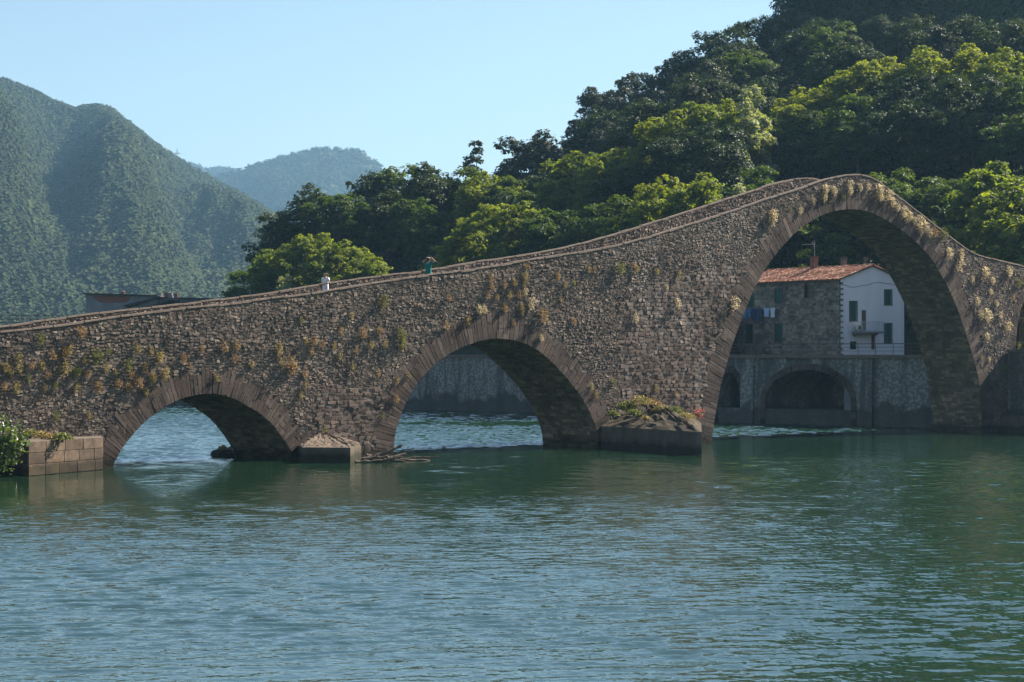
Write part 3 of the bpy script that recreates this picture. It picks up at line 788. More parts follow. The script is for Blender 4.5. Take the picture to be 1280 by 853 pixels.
def ground_h(px, Z):
    """ground height at bearing px and distance Z (arrays)"""
    px = np.asarray(px, float); Z = np.asarray(Z, float)
    zw, za, zb, zc = Zw(px), ZA(px), ZB(px), ZC(px)
    gA = np.maximum(hgt(yA(px), za) - 10, 6.6); gB = np.maximum(hgt(yB(px), zb) - TH, gA * .9); gC = np.maximum(hgt(yC(px), zc) - TH, 7)
    gD = gC + np.interp(px, [600, 850, 960, 1100, 1300, 1700], [-18, -6, 4, 60, 100, 85]); zd = zc + 130  # unseen upper hill at right shaped high and steep to shade the top slope
    gE = gD + np.interp(px, [600, 850, 980, 1100, 1300], [-30, -40, -30, 20, 40]); ze = zd + 200
    flat = Zw(px) + np.interp(px, [300, 900, 960, 1300], [4, 8, 34, 34])
    out = np.where(Z < flat, 6.6, 0)
    def seg(z0, g0, z1, g1): 
        t = np.clip((Z - z0) / (z1 - z0), 0, 1); return g0 + (g1 - g0) * t
    h = np.where(Z < flat, 6.6, np.where(Z < za, seg(flat, 6.6, za, gA), np.where(Z < zb, seg(za, gA, zb, gB), np.where(Z < zc, seg(zb, gB, zc, gC), np.where(Z < zd, seg(zc, gC, zd, gD), seg(zd, gD, ze, gE))))))
    lift = np.clip((270 - px) / 10, 0, 1) * np.clip((Z - Zw(px) - 4) / 8, 0, 1) * np.clip((700 - Z) / 100, 0, 1)
    return np.where(px < 270, np.maximum(6.6 + lift * 3.95, np.where(Z > 700, -2.0, 6.6)), h)
pxg = np.r_[np.linspace(-900, 260, 24), np.linspace(285, 1700, 90), np.linspace(1760, 3200, 20)]
tt = np.r_[0, .3, np.linspace(3, 380, 80), np.linspace(400, 900, 14)]
V = []
for px_ in pxg:
    zw = float(Zw(px_)) + .4
    for t in tt:
        Z = zw + t; h = float(ground_h(px_, Z)) + (0 if t < 3 else (float(vnoise(px_ * .03, Z * .08, 4)) - .5) * 1.2 if t > 60 else 0)
        if px_ > 260: pass
        V.append(((px_ - CX) / F * Z, Z, h))
nr = len(tt); ii, jj = np.meshgrid(np.arange(len(pxg) - 1), np.arange(nr - 1), indexing='ij')
b0 = (ii * nr + jj).ravel()
tag(mesh_np('hillside', V, np.stack([b0, b0 + nr, b0 + nr + 1, b0 + 1], 1), M['earth'], smooth=True), kind='structure')

# ------------------------------------------------------------ the house by the river
FD = Vector((-.515, .857, 0)).normalized(); GD = Vector((FD.y, -FD.x, 0))    # along the stone front (left, away); along the gable (right, away)
HC = Vector((410 / F * 225, 225, 0)); HB, HE, HRG = 6.62, 14.35, 15.75; HL, HWD = 17.0, 8.4
house = empty('riverside_house', HC + Vector((0, 0, HB)), 0, 'two storey house with stone front, white plaster gable and terracotta roof above the embankment', 'house')
hl = lambda v: Vector(v) - house.location
def hf(t, z, o=0): return hl(HC + FD * t - GD * o + Vector((0, 0, z)))       # stone front, o = outwards
def hg(t, z, o=0): return hl(HC + GD * t - FD * o + Vector((0, 0, z)))       # white gable
def plane_t(C, D, px): k = (px - CX) / F; return (k * C.y - C.x) / (D.x - k * D.y)
def zof(C, D, t, py): P = C + D * t; return H + (Y0 - py) * P.y / F
def wall_with_holes(fn, length, ztop, holes, depth, thick=.0):
    """holes (t0,t1,z0,z1); wall face split in cells so that openings are real recesses"""
    mb = MB(); ts = sorted({0, length, *[h[0] for h in holes], *[h[1] for h in holes]}); zs = sorted({HB, HE, *[h[2] for h in holes], *[h[3] for h in holes]})
    for i in range(len(ts) - 1):
        for j in range(len(zs) - 1):
            tc, zc = (ts[i] + ts[i + 1]) / 2, (zs[j] + zs[j + 1]) / 2
            if any(h[0] < tc < h[1] and h[2] < zc < h[3] for h in holes): continue
            mb.add([fn(ts[i], zs[j]), fn(ts[i + 1], zs[j]), fn(ts[i + 1], zs[j + 1]), fn(ts[i], zs[j + 1])], [[0, 1, 2, 3]])
    for (a, b, c, d) in holes:
        q = [(a, c), (b, c), (b, d), (a, d)]
        for k in range(4):
            (t0, z0), (t1, z1) = q[k], q[(k + 1) % 4]
            mb.add([fn(t0, z0), fn(t1, z1), fn(t1, z1, -depth), fn(t0, z0, -depth)], [[0, 1, 2, 3]])
    return mb
def hole(C, D, px, y0, y1, wpx):
    t = plane_t(C, D, px); ta, tb = plane_t(C, D, px - wpx / 2), plane_t(C, D, px + wpx / 2)
    return (min(ta, tb), max(ta, tb), zof(C, D, t, y1), zof(C, D, t, y0))
FH = [hole(HC, FD, 973.5, 361.5, 378, 8.4), hole(HC, FD, 1008.7, 357, 372, 5), hole(HC, FD, 937.8, 368, 383.5, 8.4), hole(HC, FD, 973.5, 405.5, 428, 8.4), hole(HC, FD, 937, 406, 428.5, 8)]
GH = [hole(HC, GD, 1066.5, 377.5, 401, 8), hole(HC, GD, 1110, 363, 381, 8), hole(HC, GD, 1110, 405, 429, 8), hole(HC, GD, 1080, 388, 414, 6), hole(HC, GD, 1091.7, 418.5, 437, 5), hole(HC, GD, 1067, 427, 437, 9)]
mb = wall_with_holes(hf, HL, HE, FH, .22)
mb.add([hf(HL, HB), hf(HL, HE), hl(HC + FD * HL + GD * HWD + Vector((0, 0, HE))), hl(HC + FD * HL + GD * HWD + Vector((0, 0, HB)))], [[0, 1, 2, 3]])
mb.add([hf(0, HE - .25, .03), hf(HL, HE - .25, .03), hf(HL, HE, .03), hf(0, HE, .03)], [[0, 1, 2, 3]])
mb.build('stone_wall', M['housestone'], house)
# individual stones of the front
r = np.random.default_rng(99); z = HB; q = []
while z < HE - .3:
    h_ = r.uniform(.16, .34); t = 0
    while t < HL - .2:
        l = r.uniform(.25, .75)
        if not any(a - .5 * l < t + l / 2 < b + .5 * l and c - .1 < z + h_ / 2 < d + .1 for a, b, c, d in FH): q.append([(t + .012, z + .012), (t + l - .012, z + .012), (t + l - .012, z + h_ - .012), (t + .012, z + h_ - .012)])
        t += l
    z += h_
def place_house(s, z, n):
    return np.stack([HC.x - house.location.x + FD.x * s - GD.x * n, HC.y - house.location.y + FD.y * s - GD.y * n, z - house.location.z], -1)
stones_to_mesh('stone_facing', np.array(q), .01 + r.gamma(2, .01, len(q)), .05, place_house, M['housestone'], house, inset=.08, wob=.03, seedz=3)
mb = wall_with_holes(hg, HWD, HE, GH, .22)
mb.add([hg(0, HE), hg(HWD, HE), hg(HWD / 2, HRG)], [[0, 1, 2]])
mb.add([hg(HWD, HB), hg(HWD, HE), hl(HC + FD * HL + GD * HWD + Vector((0, 0, HE))), hl(HC + FD * HL + GD * HWD + Vector((0, 0, HB)))], [[0, 1, 2, 3]])
mb.build('plaster_gable', M['plaster'], house)
mq = MB()       # quoin stones and down pipe at the corner
z = HB
while z < HE - .2:
    mq.box(hg(.11 + rnd.uniform(0, .08), z + .15, .012), (.3, .3, .2), Matrix.Rotation(math.atan2(GD.y, GD.x), 3, 'Z')); z += .55
mq.build('quoin', M['housestone'], house)
MB().tube([hg(-.06, HB, .06), hg(-.06, HE - .1, .06)], .05, 8).build('drain_pipe', M['metal'], house)
rotF = Matrix.Rotation(math.atan2(FD.y, FD.x), 3, 'Z'); rotG = Matrix.Rotation(math.atan2(GD.y, GD.x), 3, 'Z')
def window(fn, rot, hole_, kind):
    a, b, c, d = hole_; w_, h_ = b - a, d - c
    fr = MB()
    for (tc, zc, sx, sz) in (((a + b) / 2, d + .05, w_ + .24, .1), ((a + b) / 2, c - .05, w_ + .3, .1), (a - .06, (c + d) / 2, .12, h_), (b + .06, (c + d) / 2, .12, h_)):
        fr.box(fn(tc, zc, .02), (sx, .08, sz), rot)
    o = fr.build('window', M['concrete'] if kind != 'bare' else M['wood'], house)
    if kind in ('shut', 'half'):
        s_ = MB()
        for k, (x0, x1) in enumerate(((a + .01, (a + b) / 2 - .01), ((a + b) / 2 + .01, b - .01))):
            if kind == 'half' and k == 0: continue
            s_.box(fn((x0 + x1) / 2, (c + d) / 2, -.06), (x1 - x0, .04, h_ - .02), rot)
            n_ = int(h_ / .09)
            for i in range(n_): s_.box(fn((x0 + x1) / 2, c + .06 + i * (h_ - .1) / n_, -.035), ((x1 - x0) - .1, .02, .05), rot)
        s_.build('shutter', M['shutter'], o)
    MB().box(fn((a + b) / 2, (c + d) / 2, -.18), (w_ + .02, .02, h_ + .02), rot).build('pane', M['glass'], o)
    return o
for i, h_ in enumerate(FH): window(hf, rotF, h_, ['shut', 'bare', 'shut', 'shut', 'half'][i])
for i, h_ in enumerate(GH[:3]): window(hg, rotG, h_, 'shut')
for h_ in GH[3:5]:
    a, b, c, d = h_; MB().box(hg((a + b) / 2, (c + d) / 2, -.12), (b - a, .05, d - c), rotG).build('door', M['wood'], house)
a, b, c, d = GH[5]; MB().box(hg((a + b) / 2, (c + d) / 2, -.2), (b - a, .05, d - c), rotG).build('door', M['dark'], house)
t0, t1 = plane_t(HC, GD, 1064.5), plane_t(HC, GD, 1095.5); zb = zof(HC, GD, (t0 + t1) / 2, 414.5)
bal = MB().box(hg((t0 + t1) / 2, zb - .1, .65), (t1 - t0, 1.3, .2), rotG)
bal = bal.build('balcony', M['greywall'], house)
br = MB(); 
for zz in (.1, .98): br.tube([hg(t0 + .04, zb + zz, .05), hg(t0 + .04, zb + zz, 1.24), hg(t1 - .04, zb + zz, 1.24), hg(t1 - .04, zb + zz, .05)], .025, 6)
x = t0 + .1
while x < t1 - .05: br.tube([hg(x, zb + .1, 1.24), hg(x, zb + .98, 1.24)], .012, 5); x += .13
for yy in np.arange(.15, 1.2, .13):
    for xx in (t0 + .04, t1 - .04): br.tube([hg(xx, zb + .1, yy), hg(xx, zb + .98, yy)], .012, 5)
br.build('balcony_railing', M['steel'], bal)
bt = MB()
for xx in (t0 + .3, t1 - .3):
    bt = MB(); bt.prism([hg(xx - .1, zb - .2, 0.01), hg(xx - .05, zb - .2, .8), hg(xx - .05, zb - .5, .01)], GD * .1)
    bt.build('bracket', M['concrete'], bal)
ac = empty('air_conditioner', house.location + hg(t0 + .55, zb, .45), 0, 'small white air conditioning unit standing on the balcony of the white gable', 'air conditioner')
MB().box((0, 0, .36), (.8, .32, .58), rotG).build('casing', M['steel'], ac)
mf = MB(); cpt = -FD * .17
mf.tube([Vector((0, 0, .36)) + cpt, Vector((0, 0, .36)) + cpt * 1.15], .2, 16); mf.build('fan_grille', M['dark'], ac)
for sx in (-.28, .28): MB().box(GD * sx + Vector((0, 0, .035)), (.06, .3, .07), rotG).build('foot', M['metal'], ac)
cb = MB(); cb.tube([hg(t, 13.85 - .25 * math.sin(t * .9) + .05 * math.sin(3 * t), .03) for t in np.linspace(.2, HWD - .3, 24)], .02, 5); cb.build('cable', M['metal'], house)
# roof: decks with individual barrel tiles
OV = .45
def roof_side(sgn):
    e0 = (-OV if sgn > 0 else HWD + OV); rid = HWD / 2
    sl = (HRG - HE) / (HWD / 2)
    zE = HE + .08 - OV * sl; zR = HRG + .08
    run = abs(rid - e0); Ls = math.hypot(run, zR - zE); n_c = int((HL + .5) / .24); n_r = int(Ls / .38)
    v = []; f = []; rr = random.Random(5 + sgn)
    dg = GD * ((rid - e0) / Ls); dz = (zR - zE) / Ls; up = Vector((0, 0, 1))
    for c_ in range(n_c):
        t = -.25 + c_ * .24 + .12
        for k in range(n_r + 1):
            x0 = k * .38 - .03 + rr.uniform(-.02, .02); x1 = min(x0 + .46, Ls); lift = .0
            b0_ = len(v); jt = rr.uniform(-.012, .012)
            for (x, rad, li) in ((x0, .125, .055), (x1, .10, .012)):
                for a_ in (0, 45, 90, 135, 180):
                    p = HC + FD * (t + jt + rad * math.cos(R(a_))) + GD * e0 + dg * x + up * (zE + dz * x + rad * math.sin(R(a_)) * .75 + li)
                    v.append(hl(p))
            for m in range(4): f.append([b0_ + m, b0_ + m + 1, b0_ + 6 + m, b0_ + 5 + m])
    return v, f, zE
mb = MB(); zE = HE + .06 - OV * (HRG - HE) / (HWD / 2)
A_ = [hl(HC + FD * -.25 + GD * -OV + Vector((0, 0, zE))), hl(HC + FD * (HL + .25) + GD * -OV + Vector((0, 0, zE))), hl(HC + FD * (HL + .25) + GD * HWD / 2 + Vector((0, 0, HRG + .06))), hl(HC + FD * -.25 + GD * HWD / 2 + Vector((0, 0, HRG + .06))),
      hl(HC + FD * -.25 + GD * (HWD + OV) + Vector((0, 0, zE))), hl(HC + FD * (HL + .25) + GD * (HWD + OV) + Vector((0, 0, zE)))]
dn = Vector((0, 0, -.1))
mb.add(A_ + [p + dn for p in A_], [[0, 1, 2, 3], [3, 2, 5, 4], [6, 9, 8, 7], [9, 10, 11, 8], [0, 6, 7, 1], [0, 3, 9, 6], [3, 4, 10, 9], [4, 5, 11, 10], [1, 7, 8, 2], [2, 8, 11, 5]])
roof = mb.build('roof', M['wood'], house)
for sgn in (1, -1):
    v, f, _ = roof_side(sgn); mesh_np('roof_tiles', [tuple(p) for p in v], f, M['tile'], roof)
mr = MB(); t = -.25
while t < HL: mr.tube([hl(HC + FD * t + GD * HWD / 2 + Vector((0, 0, HRG + .10))), hl(HC + FD * (t + .42) + GD * HWD / 2 + Vector((0, 0, HRG + .13)))], [.14, .11], 8); t += .4
mr.build('ridge_tiles', M['tile'], roof)
def roof_pt(px, tfrac): t = plane_t(HC, FD, px); return t
for (t, g_, hh_, wd, nm, mt) in ((2.2, HWD / 2 + .9, .7, .22, 'chimney', 'concrete'), (9.0, HWD / 2 - .3, 1.0, .6, 'chimney', 'rose'), (6.0, HWD / 2 + 1.2, .8, .5, 'chimney', 'concrete')):
    c_ = HC + FD * t + GD * g_; m_ = MB(); m_.box(hl(c_ + Vector((0, 0, HRG - .2 + hh_ / 2))), (wd, wd, hh_ + .5), rotG); m_.box(hl(c_ + Vector((0, 0, HRG + .1 + hh_))), (wd + .14, wd + .14, .08), rotG)
    m_.box(hl(c_ + Vector((0, 0, HRG + .28 + hh_))), (wd + .1, wd + .1, .06), rotG)
    for dx in (-1, 1): m_.box(hl(c_ + GD * dx * wd * .35 + Vector((0, 0, HRG + .19 + hh_))), (.08, wd * .9, .12), rotG)
    m_.build(nm, M[mt], roof)
an = MB(); c_ = HC + FD * 9.3 + GD * (HWD / 2)
an.tube([hl(c_ + Vector((0, 0, HRG))), hl(c_ + Vector((0, 0, HRG + 3.0)))], .035, 6)
an.tube([hl(c_ + Vector((-1.35, 0, HRG + 2.55))), hl(c_ + Vector((.12, 0, HRG + 2.62)))], .03, 6)
for k in range(7): an.tube([hl(c_ + Vector((-1.3 + k * .2, -.25, HRG + 2.56 + k * .01))), hl(c_ + Vector((-1.3 + k * .2, .25, HRG + 2.56 + k * .01)))], .012, 4)
an.tube([hl(c_ + Vector((-.25, 0, HRG + 2.9))), hl(c_ + Vector((.0, 0, HRG + 2.3)))], .02, 5)
an.build('antenna', M['steel'], roof)

# washing line and clothes
zl = zof(HC, FD, plane_t(HC, FD, 955), 385.5)
t0, t1 = plane_t(HC, FD, 978), plane_t(HC, FD, 926)
lo = house.location + hf((t0 + t1) / 2, zl, .5)
wl = empty('washing_line', lo, 0, 'clothes line strung between brackets on the stone front of the house', 'clothes line')
MB().tube([house.location + hf(t0, zl, .5) - lo, house.location + hf(t1, zl, .5) - lo], .012, 5).build('cord', M['steel'], wl)
for t in (t0, t1): MB().tube([house.location + hf(t, zl - .02, .0) - lo, house.location + hf(t, zl, .55) - lo], .02, 5).build('bracket', M['metal'], wl)
def cloth_mat(name, c):
    m, nt, b = new_mat(name, .9); n = noise(nt, coords(nt), 6, 3, .6)
    nt.links.new(ramp(nt, n, [(.3, tuple(x * .85 for x in c)), (.7, c)]).outputs[0], b.inputs['Base Color']); return m
CL = [(934.5, 6, 12, 'light', (.16, .28, .45), 'faded blue towel, leftmost on the line', 'towel', 'hanging_towel'),
      (941, 5, 11, 'trs', (.10, .20, .36), 'mid blue shirt hanging beside the faded blue towel', 'shirt', 'hanging_shirt'),
      (947, 5.5, 15, 'trs', (.02, .05, .12), 'dark navy trousers hanging between the mid blue shirt and the blue jeans', 'trousers', 'hanging_trousers'),
      (953.5, 6, 17, 'trs', (.035, .075, .16), 'blue jeans, longest garment on the clothes line', 'jeans', 'hanging_jeans'),
      (963, 6.5, 11, 'shirt', (.40, .52, .70), 'pale blue shirt hanging next to the white shirt', 'shirt', 'hanging_shirt'),
      (970.5, 6, 12, 'shirt', (.62, .66, .74), 'white shirt, rightmost garment on the clothes line', 'shirt', 'hanging_shirt')]
for i, (px, wpx, hpx, kd, c, lab, cat, nm) in enumerate(CL):
    t = plane_t(HC, FD, px); w_ = abs(plane_t(HC, FD, px - wpx / 2) - plane_t(HC, FD, px + wpx / 2)); h_ = hpx * (HC.y + FD.y * t) / F
    K, J = 10, 8; v = []; f = []
    root = house.location + hf(t, zl, .5)
    for side in (0, 1):
        for a_ in range(K + 1):
            for b_ in range(J + 1):
                u_ = a_ / K - .5; vv = b_ / J
                wd = w_ * (.78 if kd == 'shirt' and vv > .35 else 1.0)
                o_ = .035 * math.sin(a_ * 1.7 + i) * (vv * .8 + .2) + (.012 if side else -.012)
                gap = -.35 * h_ * 0
                v.append(tuple(FD * (u_ * wd) - GD * o_ + Vector((0, 0, -h_ * vv + .01 - (.02 * abs(u_))))))
    B_ = (K + 1) * (J + 1)
    for side in (0, 1):
        for a_ in range(K):
            if kd == 'trs' and a_ in (K // 2, ): jmax = 3
            else: jmax = J
            for b_ in range(jmax):
                q_ = [side * B_ + a_ * (J + 1) + b_, side * B_ + (a_ + 1) * (J + 1) + b_, side * B_ + (a_ + 1) * (J + 1) + b_ + 1, side * B_ + a_ * (J + 1) + b_ + 1]
                f.append(q_ if side else q_[::-1])
    o = mesh_np(nm, v, f, cloth_mat('cloth_%d' % i, c), smooth=True); o.location = root
    tag(o, lab, cat, 'clothes drying on the line')

# ------------------------------------------------------------ grey building and fence beyond the left end of the bridge
LB = 10.55; ZL = 312.0
bld = empty('grey_building', at(150, 443, ZL) + Vector((0, 0, LB - H)), 0, 'low grey building with flat dark roof and red brick patch seen over the bridge parapet', 'building')
def lb(px, py, dz=0.0, Z=ZL): return at(px, py, Z + dz) - bld.location
def blockpx(pts, depth, Z=ZL):     # front outline in photo pixels at distance Z, extruded away
    mb = MB(); fr = [lb(x, y, 0, Z) for x, y in pts]; return mb.prism(fr, (1.5, depth, 0))
yb = Y0 - (LB - H) * F / ZL
blockpx([(107, yb), (107, 368.5), (152, 369.2), (196, 370.5), (196, yb)], 9).build('wall', M['greywall'], bld)
blockpx([(104.5, 368.4), (104.5, 366.6), (152, 367.5), (197, 369), (197, 370.4)], 10, ZL - .4).build('roof', M['slate'], bld)
blockpx([(117, 370.5), (120, 370), (150, 370.5), (149, 374.5), (144, 378.5), (126, 378.5), (118, 374)], .04, ZL - .045).build('brick_patch', M['rose'], bld)
blockpx([(196, yb), (196, 371), (214, 371), (222, 374), (262, 374.5), (262, yb)], 8, ZL + 1).build('annex_wall', M['greywall'], bld)
blockpx([(153, 382), (196, 371.2), (199, 369.6), (201, 371.3), (157, 384)], 6, ZL - 1).build('lean_to_roof', M['slate'], bld)
blockpx([(180, 384), (214, 374.5), (232, 378.5), (232, 380), (214, 376.2), (180, 386)], 6, ZL - 1.3).build('lean_to_roof', M['slate'], bld)
blockpx([(222, 373.9), (222, 371.8), (262, 373), (262, 374.6)], 8, ZL + .5).build('annex_roof', M['slate'], bld)
MB().tube([lb(154, 368, 1), lb(154, 364.8, 1)], .22, 8).tube([lb(154, 364.8, 1), lb(154, 363.8, 1)], [.32, .15], 8).build('chimney', M['rose'], bld)
for px, y in ((200, 368), (208, 366.5), (213, 367), (220, 368)): MB().box(lb(px, y + 2.6, 1), (.5, .5, .75)).tube([lb(px, y + 1.2, 1), lb(px, y, 1)], .16, 8).build('chimney', M['rose'] if px in (208, 220) else M['greywall'], bld)
fence = empty('road_fence', at(50, 443, 306) + Vector((0, 0, LB - H)), 0, 'thin dark metal fence beyond the left end of the bridge', 'fence')
mf = MB(); fl = lambda px, z: at(px, 443, 306) + Vector((0, 0, z - H)) - fence.location
for zz in (12.15, 11.6, 11.15): mf.tube([fl(-60, zz), fl(104, zz)], .05, 5)
mf.build('rail', M['metal'], fence)
for px in range(-60, 106, 9): MB().tube([fl(px, LB - .1), fl(px, 12.25)], .06, 5).build('post', M['metal'], fence)

# ------------------------------------------------------------ haze: one closed box of even air round everything
hz, hnt, hb = new_mat('haze'); hnt.nodes.remove(hb)
pv = hnt.nodes.new('ShaderNodeVolumePrincipled'); pv.inputs['Color'].default_value = (.36, .68, 1.0, 1); pv.inputs['Density'].default_value = HAZE
pv.inputs['Anisotropy'].default_value = .3
hnt.links.new(pv.outputs[0], hnt.nodes['Material Output'].inputs['Volume'])
hbx = MB().box((0, 4150, 348.5), (17000, 8700, 703)); 
tag(hbx.build('haze', hz), kind='stuff')
hz.cycles.volume_sampling = 'DISTANCE' if hasattr(hz, 'cycles') else 0

# ------------------------------------------------------------ foliage
def rand_dirs(r, n):
    d = r.normal(size=(n, 3)); return d / np.linalg.norm(d, axis=1, keepdims=True)
def leaf_quads(C, Nn, size, r, asp=.75):
    """a small folded-less leaf spray (quad) at every centre C with normal Nn"""
    n = len(C); up = rand_dirs(r, n); a = np.cross(Nn, up); a /= np.linalg.norm(a, axis=1, keepdims=True) + 1e-9; b = np.cross(Nn, a)
    s = (size * r.uniform(.6, 1.35, n))[:, None]
    a = a * s * .5; b = b * s * .5 * asp
    bend = Nn * s * .12
    V = np.stack([C - a + bend * 0, C - b * .9 + bend, C + a, C + b * 1.0 + bend], 1).reshape(-1, 3)
    return V, (np.arange(n)[:, None] * 4 + np.arange(4)[None]).astype(np.int32)
def make_crown(seed, Rx, Hc, z0, nl, nleaf, lsize, lobe=(1.3, 2.3), flat=.75, cone=False):
    """crown volume: lobes spread through a lopsided dome; leaves on and in the lobes"""
    r = np.random.default_rng(seed); P = []; tries = 0
    lob = []
    while len(lob) < nl:
        d = rand_dirs(r, 1)[0]; rad = r.uniform(.35, 1.0) ** .45
        q = d * rad; 
        if q[2] < -.55: continue
        z = z0 + Hc * (.42 + .5 * q[2]); wob = 1 + .28 * math.sin(3 * math.atan2(q[1], q[0]) + seed) * .6
        shape = 1.0
        lr = r.uniform(*lobe) * (1 - .25 * max(q[2], 0))
        if cone:
            u_ = r.random() ** 1.3; z = z0 + Hc * u_ * .97; shape = (1.06 - u_); lr = lr * (.55 + .6 * (1 - u_)); a_ = r.uniform(0, 6.28); ro = r.uniform(.3, 1.0); q = np.array([math.cos(a_) * ro, math.sin(a_) * ro, 0]); wob = 1
            lob.append((q[0] * Rx * shape, q[1] * Rx * shape, z, lr)); continue
        lob.append((q[0] * Rx * wob * shape * .82, q[1] * Rx * wob * .82, z, lr))
    lob = np.array(lob)
    k = r.choice(len(lob), nleaf, p=(lob[:, 3] ** 2) / (lob[:, 3] ** 2).sum())
    d = rand_dirs(r, nleaf); d[:, 2] = np.where(d[:, 2] < -.35, -d[:, 2], d[:, 2])
    # sprays: leaves cluster round twig ends of each lobe
    nt_ = 22; tw = rand_dirs(r, len(lob) * nt_).reshape(len(lob), nt_, 3); tw[..., 2] = np.where(tw[..., 2] < -.3, -tw[..., 2], tw[..., 2])
    ti = r.integers(0, nt_, nleaf); td = tw[k, ti]
    rad = lob[k, 3] * (r.uniform(.55, 1.12, nleaf))
    dd = td + d * .25; dd /= np.linalg.norm(dd, axis=1, keepdims=True)
    C = lob[k, :3] + dd * rad[:, None] * np.array([1, 1, flat])
    nn = dd * .5 + np.array([0, 0, .55]) + rand_dirs(r, nleaf) * .55; nn /= np.linalg.norm(nn, axis=1, keepdims=True)
    V, Fq = leaf_quads(C, nn, np.full(nleaf, lsize), r)
    return V, Fq, lob
def make_trunk(lob, H0, rb, seed, nb=9):
    mb = MB(); r = random.Random(seed)
    top = Vector((r.uniform(-.4, .4), r.uniform(-.4, .4), H0 * .62))
    pts = [Vector((0, 0, -.8)), Vector((r.uniform(-.1, .1), r.uniform(-.1, .1), H0 * .15)), Vector((r.uniform(-.3, .3), r.uniform(-.3, .3), H0 * .36)), top]
    mb.tube(pts, [rb * 1.25, rb, rb * .75, rb * .3], 8)
    idx = list(range(len(lob))); r.shuffle(idx)
    for i in idx[:nb]:
        e = Vector(lob[i][:3]); s = pts[1].lerp(top, r.uniform(.25, .9)); m = s.lerp(e, .5) + Vector((0, 0, -.25 + r.uniform(0, .5)))
        mb.tube([s, m, e], [rb * .36, rb * .22, rb * .07], 5)
    return mb
ARCHE = {}
def arche(key, mat, seed, Rx, Ht, z0f, nl, nleaf, ls, lobe, flat=.75, rb=.28, cone=False):
    V, Fq, lob = make_crown(seed, Rx, Ht * (1 - z0f), Ht * z0f, nl, nleaf, ls, lobe, flat, cone)
    me = mesh_np('crown', V, Fq, mat); tr = make_trunk(lob, Ht, rb, seed).build('trunk', M['bark'])
    ARCHE.setdefault(key, []).append((me.data, tr.data, float(np.percentile(V[:, 2], 99.7)))); 
    for o in (me, tr): bpy.data.objects.remove(o)
for sd_ in (1, 2, 3):
    arche('bright', M['leaf_bright'], sd_, 5.0, 12, .16, 44, 17000, .35, (1.1, 2.1), .72)
    arche('mid', M['leaf_mid'], 10 + sd_, 5.2, 12.5, .12, 46, 17000, .36, (1.1, 2.2), .78)
    arche('dark', M['leaf_dark'], 20 + sd_, 5.3, 13, .08, 48, 16000, .37, (1.2, 2.4), .85)
for sd_ in (1, 2): arche('blue', M['leaf_blue'], 30 + sd_, 4.0, 13, .10, 60, 12000, .36, (.8, 1.6), 1.0)
arche('silver', M['leaf_silver'], 41, 1.9, 9, .08, 36, 7000, .22, (.5, .95), 1.2, .14, True)
arche('conifer', M['leaf_blue'], 51, 2.5, 11, .1, 46, 6500, .28, (.7, 1.2), .7, .2, True)
n_tree = 0
def tree(key, px, ytop, Z, s=None, label=None, group=None, var=None, zbase=None, ground=None):
    """a tree of that kind whose top shows at the row ytop when seen at bearing px, standing on the hillside"""
    global n_tree
    kinds = ARCHE[key]; cm, tm, Ht = kinds[(n_tree if var is None else var) % len(kinds)]
    x = (px - CX) / F * Z; gz = float(ground_h(px, Z)) if ground is None else ground
    if s is None:
        zt = float(hgt(ytop, Z)); s = min(max((zt - gz) / (Ht * 1.0), .85 if key in ('blue', 'conifer') else .45), 1.7)
        if key in ('blue', 'conifer'): gz = min(gz, zt - Ht * s)
    nm = {'conifer': 'conifer_tree', 'silver': 'poplar_tree', 'blue': 'evergreen_tree'}.get(key, 'broadleaf_tree')
    if key == 'conifer': s = 1.5; gz = zt - Ht * s
    o = empty(nm, (x, Z, gz - .15), rnd.uniform(0, 6.28), label, 'tree', group)
    o.scale = (s * rnd.uniform(.92, 1.12), s * rnd.uniform(.92, 1.12), s)
    for nme, me in (('trunk', tm), ('crown', cm)):
        c = bpy.data.objects.new(nme, me); COL.objects.link(c); c.parent = o
    n_tree += 1; return o

